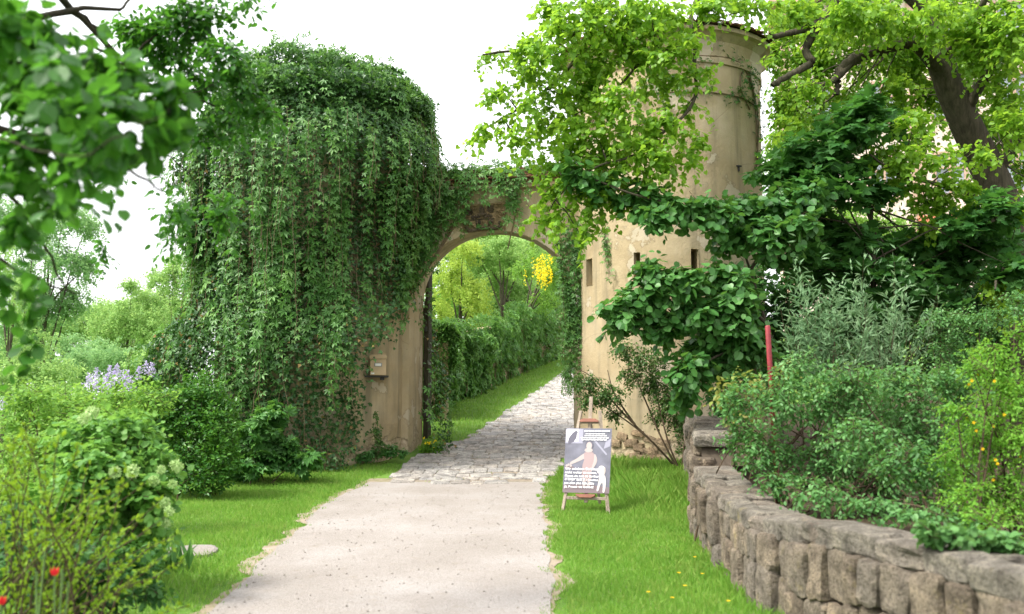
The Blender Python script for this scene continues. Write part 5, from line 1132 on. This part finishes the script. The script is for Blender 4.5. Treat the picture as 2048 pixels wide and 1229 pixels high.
# --- low plants at the feet of the towers
C, Rr = clump_px([(745, 905, 24, 13), (780, 900, 24, 14), (725, 915, 18, 10), (805, 905, 14, 8)], 18.9, .1, 1); shrub('ground_ivy', 'low ivy creeping at the foot of the plaster under the mailbox', base_at(760, 18.8), C, Rr, 'ivy', .06, LM['hazel'], 60, .12, 7, cat='plant', foot=.05, stem_r=.004)
C, Rr = clump_px([(755, 860, 12, 20), (757, 885, 16, 14), (752, 830, 5, 12)], 18.7, .05, 1); shrub('wall_weed', 'thin weed with small leaves growing up the bare plaster', base_at(755, 18.7), C, Rr, 'ivy', .05, LM['rose_dark'], 60, .10, 5, cat='plant', foot=.02, stem_r=.003)
C, Rr = clump_px([(862, 893, 18, 13), (850, 900, 14, 9), (876, 898, 14, 9)], 20.2, .05, 1); cel = shrub('celandine_clump', 'small yellow flowered clump at the foot of the open gate', base_at(862, 20.2), C, Rr, 'ivy', .05, LM['cinquefoil'], 90, .10, 7, cat='plant', foot=.03, stem_r=.003)
P = at(rng.normal(863, 9, 9), rng.normal(885, 5, 9), 20.0); foliage(cel, 'dia', np.repeat(P, 5, 0), unit(rng.normal(size=(45, 3)) + [0, 0, .3]), np.repeat([[0., -1, .6]], 45, 0), .035, LM['yellow'], 0, 'flowers')
# dandelions and daisies in the lawn
def lawn_flowers(name, label, pts, r, mat, n=9):
    Ps = np.array([ghit(*p) for p in pts]); Ps[:, 2] += .07; t = thing(name, label, 'flowers', Ps[0]); q = np.repeat(Ps, n, 0); a = np.tile(np.arange(n) * 6.283 / n, len(Ps))
    V, F = place('dia', q - Ps[0], np.stack([np.cos(a), np.sin(a), a * 0 + .25], -1), np.repeat([[0., 0, 1]], len(q), 0), np.full(len(q), r)); o = obj('blooms', np_mesh('blooms', V, F, rng.random(len(F))), mat, t); o['kind'] = 'stuff'; t['kind'] = 'stuff'
lawn_flowers('dandelions', 'yellow dandelions dotted in the lawn beside the stone wall', [(1358, 1163), (1457, 1222), (1297, 1203), (1390, 1130), (1370, 1190), (1345, 1215), (1405, 1165)], .022, LM['orange'])
lawn_flowers('daisies', 'white daisies dotted in the lawn left of the drive', [(662, 975), (560, 1007), (575, 1005), (505, 1022), (598, 988), (690, 965), (1242, 992), (1218, 1013), (1150, 1008), (640, 985), (520, 1040)], .016, LM['cream'])

# --- right of the wall
C, Rr = clump_px([(1475, 800, 50, 50), (1560, 790, 70, 60), (1650, 800, 85, 70), (1740, 830, 95, 80), (1840, 850, 90, 80), (1530, 890, 70, 60), (1640, 920, 95, 65), (1760, 950, 100, 65), (1880, 960, 80, 70), (1480, 865, 45, 45), (1930, 800, 70, 70), (1560, 960, 60, 30, 9.0), (1640, 985, 80, 36, 8.4), (1600, 740, 60, 45), (1700, 760, 80, 45), (1800, 770, 80, 50), (1880, 760, 60, 45), (1720, 880, 90, 60, 8.8), (1820, 920, 90, 60, 8.4), (1740, 1010, 80, 32, 7.8), (1840, 1030, 70, 30, 7.4), (1920, 1040, 60, 30, 7.2), (1900, 900, 70, 60)], 9.6, .35, .8)
rb = shrub('rose_shrub', 'wide mound of fresh green rose shrub spilling over the stone wall', base_at(1700, 9.9), C, Rr, 'ovate', .052, LM['rose'], 36, .24, 9, parts=240, foot=.6, up=.9)
C, Rr = clump_px([(1470, 760, 35, 25), (1440, 790, 30, 25), (1520, 760, 35, 22), (1570, 740, 40, 22), (1490, 820, 35, 30)], 10.4, .2, .9)
shrub('rose_shrub', 'rose shoots with reddish young leaves around the red post', base_at(1500, 10.6), C, Rr, 'ovate', .075, LM['rose_red'], 12, .26, 7, parts=60)
C, Rr = clump_px([(1615, 640, 30, 24), (1670, 650, 34, 24), (1720, 630, 34, 26), (1790, 650, 36, 28), (1650, 700, 55, 35), (1750, 700, 55, 36), (1590, 690, 34, 28), (1840, 690, 26, 22), (1690, 750, 70, 34), (1600, 610, 22, 14), (1770, 745, 60, 30), (1620, 740, 40, 30)], 11.3, .3, 1.0)
shrub('buddleia', 'grey green narrow leaved buddleia rising above the rose shrub', base_at(1700, 11.6), C, Rr, 'lance', .125, LM['buddleia'], 11, .5, 14, parts=200, droop=-.95, hang=-.25, out=.75, wild=.35, up=.4, foot=.4)
C, Rr = clump_px([(1990, 710, 60, 50), (2015, 800, 70, 60), (1955, 880, 70, 55), (2020, 960, 65, 70), (1960, 980, 55, 45), (2040, 670, 30, 40), (1915, 830, 50, 40), (1900, 920, 50, 40), (1945, 740, 40, 34), (2040, 880, 50, 60), (1990, 1040, 70, 34, 7.0), (1930, 1000, 60, 50, 7.4), (2000, 760, 60, 50), (1985, 840, 60, 50), (2035, 1010, 50, 50), (1920, 940, 40, 50), (2100, 860, 60, 80), (2110, 980, 60, 60)], 8.1, .25, .8)
cq = shrub('cinquefoil_bush', 'bright yellow green bush with scattered yellow flowers behind the wall', base_at(2000, 8.2), C, Rr, 'ovate', .036, LM['cinquefoil'], 40, .26, 12, parts=100)
P = at(rng.uniform(1930, 2046, 14), rng.uniform(690, 1000, 14), 7.8 + rng.uniform(-.1, .3, 14)); q = np.repeat(P, 5, 0); a = np.tile(np.arange(5) * 6.283 / 5, 14)
foliage(cq, 'dia', q, np.stack([np.cos(a), a * 0 - .15, np.sin(a)], -1), np.repeat([[.1, -1., .4]], len(q), 0), .017, LM['orange'], 0, 'flowers')
C, Rr = clump_px([(1900, 700, 60, 40), (1880, 640, 50, 40), (1960, 640, 60, 40), (2030, 610, 40, 40), (1920, 740, 60, 40)], 12.5, .3, 1)
shrub('feathery_shrub', 'soft mid green shrub between the buddleia and the yellow flowered bush', base_at(1930, 12.6), C, Rr, 'ovate', .05, LM['rose'], 28, .25, 9)
C, Rr = clump_px([(1880, 1073, 35, 10), (1940, 1076, 40, 11), (2000, 1084, 40, 11), (1860, 1058, 20, 8), (2040, 1090, 25, 10)], 5.75, .05, 1.6)
shrub('lady_mantle', 'round leaved plant trailing over the top of the stone wall', base_at(1960, 6.3), C, Rr, 'round', .055, LM['herb'], 130, .10, 6, parts=80, cat='plant', stem_r=.004, droop=0, fill=1.0)
C, Rr = clump_px([(1500, 560, 50, 50), (1560, 620, 60, 60), (1600, 560, 70, 50), (1700, 560, 80, 50), (1800, 580, 80, 50), (1900, 580, 80, 50), (2000, 560, 70, 60), (1650, 500, 80, 40), (1760, 500, 80, 40), (1880, 520, 80, 40), (1540, 700, 50, 60), (2010, 500, 60, 40), (1850, 640, 90, 50), (1960, 640, 90, 60), (2040, 620, 50, 60), (1750, 640, 80, 50), (1640, 640, 80, 50), (1930, 700, 100, 50), (2020, 700, 60, 50), (2120, 600, 90, 70), (2130, 720, 90, 60), (2230, 660, 90, 80)], 18.5, .7, 1.2)
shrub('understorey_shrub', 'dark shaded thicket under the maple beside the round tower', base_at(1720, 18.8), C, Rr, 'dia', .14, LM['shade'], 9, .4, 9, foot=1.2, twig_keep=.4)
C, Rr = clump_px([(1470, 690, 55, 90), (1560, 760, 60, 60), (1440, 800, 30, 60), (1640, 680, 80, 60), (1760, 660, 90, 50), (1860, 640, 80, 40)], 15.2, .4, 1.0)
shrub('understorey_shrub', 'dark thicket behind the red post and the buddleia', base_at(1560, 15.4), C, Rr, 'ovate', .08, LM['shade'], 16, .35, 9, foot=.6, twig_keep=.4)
for lab_, px, d, ell in (('light green ivy mound behind the round tower', 1590, 30, [(1570, 290, 50, 50), (1600, 240, 45, 40), (1560, 350, 50, 40), (1630, 320, 50, 50), (1590, 400, 70, 40)]), ('dark bushes filling the bank behind the buddleia', 1800, 21, [(1700, 640, 70, 50), (1800, 640, 80, 50), (1900, 640, 80, 60), (1990, 640, 70, 60), (1640, 700, 70, 40), (1760, 720, 80, 40), (1880, 730, 80, 40), (2000, 730, 70, 50)]), ('light green shrubs on the bank below the castle', 1740, 27, [(1700, 440, 60, 40), (1760, 460, 60, 40), (1640, 450, 60, 40), (1820, 480, 70, 40), (1920, 480, 60, 30), (2010, 470, 60, 40)])):
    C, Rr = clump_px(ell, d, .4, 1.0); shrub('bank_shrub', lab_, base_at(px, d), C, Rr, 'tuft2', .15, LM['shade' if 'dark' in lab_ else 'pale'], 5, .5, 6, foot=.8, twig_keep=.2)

# --- climbing rose at the foot of the round tower
cr = thing('climbing_rose', 'old climbing rose with brown arching canes against the tower foot', 'rose', base_at(1370, 17.2))
canes = [[(1345, 928, 17.3), (1300, 880, 17.2), (1250, 840, 17.3), (1200, 808, 17.6), (1165, 790, 17.9)], [(1350, 930, 17.2), (1320, 870, 17.2), (1290, 800, 17.5), (1255, 720, 17.9), (1225, 690, 18.1)], [(1355, 932, 17.1), (1335, 880, 17.1), (1315, 800, 17.3), (1300, 730, 17.6)], [(1300, 880, 17.2), (1240, 820, 17.3), (1190, 760, 17.6), (1160, 740, 17.8)], [(1365, 930, 17.1), (1370, 860, 17.1), (1365, 800, 17.2), (1350, 760, 17.2)], [(1270, 850, 17.2), (1230, 790, 17.4), (1215, 740, 17.6)], [(1380, 930, 17.0), (1390, 880, 17.0), (1380, 830, 17.0)]]
cl = np.array([smooth_line(np.array([at(*p) for p in c]), 16) for c in canes]); world_tubes('canes', cl, np.linspace(.020, .006, 16)[None].repeat(len(cl), 0), MAT['twig'], cr, 6)
C, Rr = clump_px([(1175, 765, 40, 25), (1215, 790, 45, 28), (1180, 800, 30, 20), (1250, 700, 30, 30), (1300, 720, 40, 40), (1310, 770, 40, 30), (1340, 800, 40, 40), (1260, 750, 30, 25), (1365, 850, 35, 40), (1380, 900, 30, 35), (1320, 830, 30, 20), (1230, 830, 25, 15)], 17.3, .2, .8)
tw, P, T, N, S = sprays(C, Rr, 40, .22, 8, .056); foliage(cr, 'ovate', P, T, N, S, LM['rose_dark'], 150); twig_mesh(cr, tw, .003, MAT['twig'])
# --- broad leaved lime suckers in front of the round tower
lb = thing('lime_sapling', 'sapling with large dark round leaves arching in front of the tower', 'sapling', base_at(1560, 14.6))
stm = [[(1565, 760, 14.8), (1530, 640, 14.6), (1500, 540, 14.5), (1470, 460, 14.4), (1440, 400, 14.3)], [(1535, 650, 14.6), (1480, 600, 14.3), (1400, 560, 14.1), (1300, 540, 14.0)], [(1520, 600, 14.5), (1440, 640, 14.1), (1330, 640, 13.9), (1240, 640, 13.9)], [(1545, 700, 14.7), (1480, 700, 14.2), (1420, 720, 13.9), (1370, 770, 13.8)], [(1470, 460, 14.4), (1380, 420, 14.2), (1270, 390, 14.0), (1190, 360, 14.0)], [(1500, 540, 14.5), (1570, 450, 14.3), (1640, 410, 14.2)]]
b_ = np.array(lb.location); sl_ = [np.array([at(*p) for p in c]) for c in stm]; sl_[0] = np.vstack([b_, sl_[0]]); sl_ = np.array([smooth_line(c, 18) for c in sl_])
world_tubes('stems', sl_, np.linspace(.030, .010, 18)[None].repeat(len(sl_), 0), MAT['bark'], lb, 7)
C, Rr = clump_px([(1250, 620, 50, 40), (1300, 580, 60, 45), (1370, 560, 55, 35), (1330, 640, 60, 40), (1400, 620, 60, 40), (1420, 690, 60, 45), (1470, 650, 60, 50), (1380, 740, 45, 45), (1450, 730, 50, 35), (1510, 690, 40, 40), (1370, 790, 30, 20), (1230, 650, 30, 25), (1440, 550, 50, 35), (1480, 590, 50, 40), (1300, 535, 40, 20)], 14.0, .3, .8)
C2, R2 = clump_px([(1200, 370, 60, 25), (1280, 390, 60, 30), (1350, 410, 60, 30), (1420, 420, 60, 35), (1500, 420, 60, 40), (1570, 400, 55, 35), (1620, 390, 40, 30), (1310, 430, 50, 25), (1460, 470, 55, 35), (1540, 470, 60, 35), (1150, 345, 40, 25), (1600, 450, 40, 30)], 14.2, .35, .8)
tw, P, T, N, S = sprays(np.vstack([C, C2]), np.vstack([Rr, R2]), 15, .36, 7, .135, up=.8, hang=.55, droop=.2); foliage(lb, 'round', P, T, N, S, LM['hazel'], 300); twig_mesh(lb, tw, .004, MAT['twig'])

# --- dark young maple
mp = thing('maple_tree', 'young maple with layered dark lobed leaves below the linden', 'tree', base_at(1745, 15.2))
b_ = np.array(mp.location); k1 = at(1745, 460, 15.2); k2 = at(1740, 415, 15.2)
tr = np.vstack([limb(b_ - [0, 0, .1], k1, 0, .03, 8), [k2]]); world_tubes('trunk', tr[None], np.linspace(.055, .025, 9)[None], MAT['bark'], mp, 8)
C, Rr = clump_px([(1725, 215, 55, 28), (1690, 265, 75, 25), (1620, 300, 70, 25), (1760, 250, 50, 25), (1580, 345, 90, 26), (1690, 330, 70, 24), (1640, 380, 90, 26), (1560, 410, 80, 26), (1730, 380, 60, 22), (1480, 440, 60, 25), (1620, 450, 90, 26), (1720, 480, 90, 26), (1830, 490, 80, 24), (1930, 450, 60, 24), (2000, 420, 50, 26), (1980, 480, 80, 26), (1900, 530, 90, 26), (1780, 550, 90, 26), (1680, 540, 80, 26), (1580, 510, 70, 26), (2030, 540, 50, 30), (1850, 600, 80, 24), (1720, 610, 70, 24)], 15.2, .6, 1.6)
starts = np.array([k2, k1, tr[6], tr[5]]); limbs(mp, starts, C, .018, .005, MAT['bark'], .05)
tw, P, T, N, S = sprays(C, Rr, 8, .40, 7, .16, droop=.05, up=1.3, hang=.15, wild=.35, out=.9); foliage(mp, 'maple', P, T, N, S, LM['maple'], 300); twig_mesh(mp, tw, .004, MAT['twig'], keep=.5)

# --- the big linden
ln = thing('linden_tree', 'great linden with fresh lime green leaves hanging over the round tower', 'tree', base_at(2085, 17.2))
b_ = np.array(ln.location)
trunk = smooth_line(np.array([b_ - [0, 0, .3], at(2060, 620, 17.2), at(2028, 480, 17.1), at(1985, 360, 17.0), at(1925, 235, 16.8), at(1880, 120, 16.6), at(1855, 20, 16.5), at(1845, -160, 16.4)]), 30)
world_tubes('trunk', trunk[None], np.interp(np.linspace(0, 1, 30), [0, .1, .5, 1], [.52, .37, .27, .16])[None], MAT['bark'], ln, 18)
bl_ = [([(1890, 150, 16.6), (1830, 85, 16.3), (1760, 98, 16.0), (1700, 122, 15.8), (1678, 150, 15.7), (1672, 190, 15.6)], .15, .05), ([(1860, 30, 16.5), (1760, -60, 16.2), (1690, -30, 16.0), (1668, 10, 15.9), (1640, 45, 15.7), (1600, 62, 15.5), (1540, 70, 15.3)], .13, .04),
       ([(1640, 45, 15.7), (1612, 100, 15.6), (1622, 126, 15.5), (1580, 150, 15.4), (1545, 172, 15.3)], .075, .045), ([(1690, -30, 16.0), (1560, -60, 15.6), (1440, -40, 15.2), (1385, 20, 14.9), (1388, 90, 14.7), (1392, 190, 14.5)], .09, .022), ([(1440, -40, 15.2), (1300, -50, 14.9), (1200, 20, 14.8), (1120, 90, 14.7), (1040, 100, 14.6), (965, 110, 14.5)], .07, .012),
       ([(1392, 190, 14.5), (1370, 230, 14.4), (1320, 270, 14.3), (1270, 310, 14.2), (1180, 340, 14.1), (1110, 400, 14.0)], .028, .010), ([(1200, 20, 14.8), (1150, 120, 14.7), (1080, 190, 14.6), (1000, 240, 14.5), (950, 270, 14.5)], .035, .008), ([(1388, 90, 14.7), (1300, 110, 14.6), (1230, 180, 14.6), (1150, 230, 14.6)], .03, .01),
       ([(2028, 480, 17.1), (1960, 400, 16.4), (1880, 370, 15.6), (1800, 350, 15.0), (1740, 310, 14.7)], .06, .012), ([(1985, 360, 17.0), (2030, 280, 16.6), (2070, 200, 16.2)], .12, .06), ([(1925, 235, 16.8), (1980, 140, 16.2), (2040, 60, 15.6)], .10, .05), ([(1880, 120, 16.6), (1940, 50, 15.8), (1980, -20, 15.2)], .09, .04), ([(1720, 112, 15.9), (1660, 165, 15.5), (1610, 170, 15.3), (1585, 185, 15.2)], .05, .03), ([(2050, 600, 17.2), (2000, 560, 15.5), (1990, 580, 13.5)], .04, .01)]
for pts, r0, r1 in bl_: q = smooth_line(np.array([at(*p) for p in pts]), 24); q[1:-1] += rng.normal(size=(22, 3)) * r0 * .10; o = world_tubes('limb', q[None], np.linspace(r0, r1, 24)[None], MAT['bark'], ln, 9)
near_ = [(1150, 40, 70, 50), (1250, 25, 80, 45), (1100, 100, 60, 50), (1180, 130, 65, 50), (1040, 105, 50, 25), (985, 112, 30, 16), (1320, 50, 65, 40), (1290, 120, 60, 40), (1375, 75, 32, 30), (1120, 190, 55, 45), (1005, 185, 40, 22), (1065, 205, 30, 30), (965, 262, 32, 22), (1040, 285, 32, 36), (1160, 250, 60, 45), (1240, 200, 55, 38), (1330, 165, 45, 26), (1395, 145, 40, 24), (1290, 285, 60, 26), (1370, 285, 48, 28), (1210, 320, 70, 30), (1130, 370, 60, 32), (1250, 350, 65, 30), (1345, 335, 48, 26), (1095, 430, 35, 35), (1150, 430, 45, 22), (1130, 310, 40, 28), (1370, 215, 40, 20), (1100, 20, 40, 30), (1200, 400, 50, 26), (1200, 80, 60, 40), (1260, 75, 50, 40), (1190, 190, 50, 40), (1090, 250, 45, 40), (1060, 150, 40, 30), (1340, 110, 45, 30), (1270, 250, 50, 30), (1330, 235, 45, 26), (1200, 285, 55, 30), (1310, 310, 50, 26), (1110, 330, 36, 30), (1400, 20, 50, 25), (1300, 10, 60, 25), (1180, 10, 60, 25), (1010, 240, 24, 18), (1160, 470, 30, 18), (1445, 4, 55, 18), (1515, 16, 45, 24)]
right_ = [(1460, -5, 60, 16), (1580, 25, 60, 35), (1640, 80, 50, 40, 17.2), (1740, 40, 90, 45), (1850, 40, 80, 50), (1950, 50, 80, 55), (2030, 70, 50, 60), (1830, 130, 60, 45, 18.0), (1950, 150, 60, 50, 18.2), (2020, 190, 50, 60), (2030, 250, 40, 50), (1800, 180, 45, 35, 17.8), (1770, 310, 55, 28), (1850, 315, 75, 34), (1800, 370, 70, 34), (1900, 380, 60, 36), (1860, 420, 45, 32), (1960, 300, 40, 20), (1850, 460, 22, 22), (2040, 420, 20, 30), (2000, 580, 40, 30), (2035, 610, 30, 25), (1990, 610, 25, 14), (1740, 150, 30, 22, 17.6), (1660, 130, 40, 26, 17.4), (1700, 20, 60, 35), (1800, 90, 50, 40, 17.8), (1880, 180, 50, 40, 18.2), (1960, 100, 60, 50), (2020, 20, 50, 35), (1830, 240, 50, 26), (1975, 240, 45, 40, 18.2), (1950, 420, 30, 26), (1620, 170, 40, 30), (1600, 240, 30, 30)]
inner_ = [(1595, 110, 45, 45), (1620, 180, 60, 40), (1580, 215, 36, 40), (1700, 60, 70, 50), (1620, 20, 80, 40), (1690, 190, 45, 35), (1600, 30, 50, 40), (1780, 90, 60, 40), (1880, 90, 80, 50), (1980, 110, 80, 60), (2020, 250, 60, 60), (1740, 10, 80, 40), (1900, 10, 90, 40), (1650, 240, 40, 25), (1960, 250, 60, 50), (1760, 200, 30, 25), (1570, 165, 28, 30), (1552, 110, 22, 50), (1556, 210, 22, 50), (1560, 290, 26, 40), (1640, 130, 50, 40), (1720, 110, 50, 40), (1800, 140, 50, 40), (1690, 250, 45, 30), (1840, 200, 40, 40), (2110, 80, 80, 80), (2120, 260, 80, 80), (2220, 160, 90, 90), (2130, 420, 70, 60), (1572, 60, 32, 45), (1575, 160, 28, 45), (1578, 250, 34, 45), (1690, 200, 40, 30), (1850, 270, 50, 30), (2035, 340, 40, 40), (1930, 200, 40, 40), (1740, 240, 40, 26)]
C1, R1 = clump_px(near_, 14.4, .45, .75); C2, R2 = clump_px(right_, 15.2, .6, .8); C3, R3 = clump_px(inner_, 17.8, .8, 1.0)
off = rng.normal(size=(0, 3))
joint = np.vstack([smooth_line(np.array([at(*p) for p in pts]), 12)[3:] for pts, _, _ in bl_])
for CC in (C1, C2, C3):
    near = [joint[np.argmin(np.linalg.norm(joint - c, axis=1))] for c in CC]; limbs(ln, np.array(near), CC, .014, .005, MAT['bark'], .03)
tw, P, T, N, S = sprays(np.vstack([C1, C2]), np.vstack([R1, R2]), 9.2, .46, 12, .094, droop=.35, hang=.5, up=.75, fill=1.05, wild=.65); foliage(ln, 'heart', P, T, N, S, LM['linden'], 300); twig_mesh(ln, tw, .0035, MAT['twig'], keep=.6)
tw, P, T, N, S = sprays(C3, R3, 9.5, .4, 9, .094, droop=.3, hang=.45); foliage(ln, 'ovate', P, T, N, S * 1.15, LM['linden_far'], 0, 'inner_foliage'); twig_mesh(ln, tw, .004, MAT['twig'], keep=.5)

MAT['dark_bark'] = bark_mat('dark_bark', (.012, .009, .008), (.055, .04, .033), 12)
# --- tree whose branches hang into the picture on the left
ov = thing('overhanging_tree', 'fruit tree whose dark leafy branches hang in from the left foreground', 'tree', (-4.6, 5.0, float(gz(-4.6, 5.0))))
b_ = np.array(ov.location); fork = np.array([-4.0, 5.2, 3.0])
world_tubes('trunk', np.array([limb(b_ - [0, 0, .2], fork, 0, .03, 10)]), np.linspace(.19, .13, 10)[None], MAT['dark_bark'], ov, 12)
ob = [([(-60, 40, 5.6), (60, -40, 6.2), (150, 25, 6.6), (200, 70, 6.8), (255, 135, 7.0)], .035, .014), ([(150, 25, 6.6), (185, 58, 6.7), (235, 112, 6.9), (300, 170, 7.0), (380, 190, 7.1), (480, 235, 7.3)], .020, .005), ([(155, 82, 5.4), (210, 105, 6.0), (250, 140, 6.3)], .012, .006), ([(-50, 120, 5.0), (60, 160, 4.6), (150, 240, 4.2), (250, 330, 4.0), (325, 382, 3.9)], .018, .004), ([(-40, 260, 3.8), (60, 300, 3.4), (170, 310, 3.1), (260, 260, 3.0), (330, 230, 2.9)], .005, .002), ([(-40, 330, 4.6), (40, 420, 4.8), (90, 490, 5.0), (120, 560, 5.2), (150, 590, 5.3)], .012, .003), ([(250, 300, 6.6), (330, 310, 6.8), (380, 350, 7.0), (430, 420, 7.2), (450, 450, 7.3)], .006, .003),
      ([(240, 20, 6.8), (300, -20, 7.2), (450, -10, 7.6), (560, 5, 7.8)], .010, .003), ([(250, 130, 7.0), (330, 60, 7.2), (420, 80, 7.4), (470, 110, 7.5)], .010, .003), ([(380, 190, 7.1), (440, 160, 7.3), (480, 100, 7.4)], .006, .002), ([(-30, 500, 5.4), (40, 540, 5.4), (110, 575, 5.4), (160, 588, 5.4)], .010, .003)]
for pts, r0, r1 in ob: q = smooth_line(np.array([at(*p) for p in pts]), 18); q[1:-1] += rng.normal(size=(16, 3)) * .006; world_tubes('branch', q[None], np.linspace(r0, r1, 18)[None], MAT['dark_bark'], ov, 7)
ends = np.array([at(*o_[0][0]) for o_ in ob]); limbs(ov, fork, ends, .05, .012, MAT['dark_bark'], .08, 'limbs', 8)
nearC = [(60, 50, 95, 70, 3.7), (30, 160, 70, 70, 3.6), (190, 130, 90, 50, 3.5), (110, 210, 90, 50, 3.2), (230, 200, 80, 45, 3.2), (310, 215, 45, 50, 3.0), (330, 260, 30, 30, 3.0), (150, 290, 90, 35, 3.1), (40, 280, 60, 50, 3.3), (60, 360, 80, 30, 3.5), (280, 285, 40, 25, 3.1), (130, 405, 60, 24, 3.6), (30, 440, 30, 50, 3.6), (150, 340, 22, 16, 2.9), (10, 560, 22, 50, 3.8), (70, 580, 30, 20, 4.0), (80, 110, 80, 60, 3.6), (60, 690, 22, 22, 4.4), (345, 190, 30, 40, 3.1), (260, 150, 60, 40, 3.4), (350, 170, 25, 22, 3.2), (210, 260, 60, 30, 3.0), (20, 60, 60, 60, 2.8), (100, 140, 60, 40, 2.8), (-110, 60, 90, 70, 4.2), (-120, 200, 90, 70, 4.0), (-230, 80, 100, 90, 4.6), (-60, -80, 100, 60, 4.4)]
farC = [(370, 50, 75, 45), (440, 110, 55, 45), (330, 100, 60, 40), (400, 160, 60, 35), (480, 195, 50, 30), (450, 240, 60, 28), (530, 230, 28, 24), (300, 40, 55, 30), (500, 5, 40, 12), (360, 430, 26, 45), (440, 430, 26, 45), (345, 370, 18, 14), (210, 350, 30, 16), (390, 20, 80, 25), (420, 270, 40, 24), (470, 150, 30, 30), (260, 60, 50, 40), (205, 500, 20, 18), (340, 480, 16, 20), (460, 400, 16, 20)]
nearC = [(*e[:4], e[4] + .55) for e in nearC]; C1, R1 = clump_px(nearC, 3.6, .2, .9); C2, R2 = clump_px(farC, 7.1, .35, .8)
tw, P, T, N, S = sprays(C1, R1, 30, .22, 8, .074, droop=.3, hang=.5, up=.7); foliage(ov, 'round', P, T, N, S, LM['apple'], 300); twig_mesh(ov, tw, .002, MAT['dark_bark'])
tw, P, T, N, S = sprays(C2, R2 * 1.15, 40, .26, 8, .068, droop=.25, hang=.4); foliage(ov, 'ovate', P, T, N, S, LM['apple'], 0, 'upper_foliage'); twig_mesh(ov, tw, .0025, MAT['dark_bark'], 'upper_twigs')
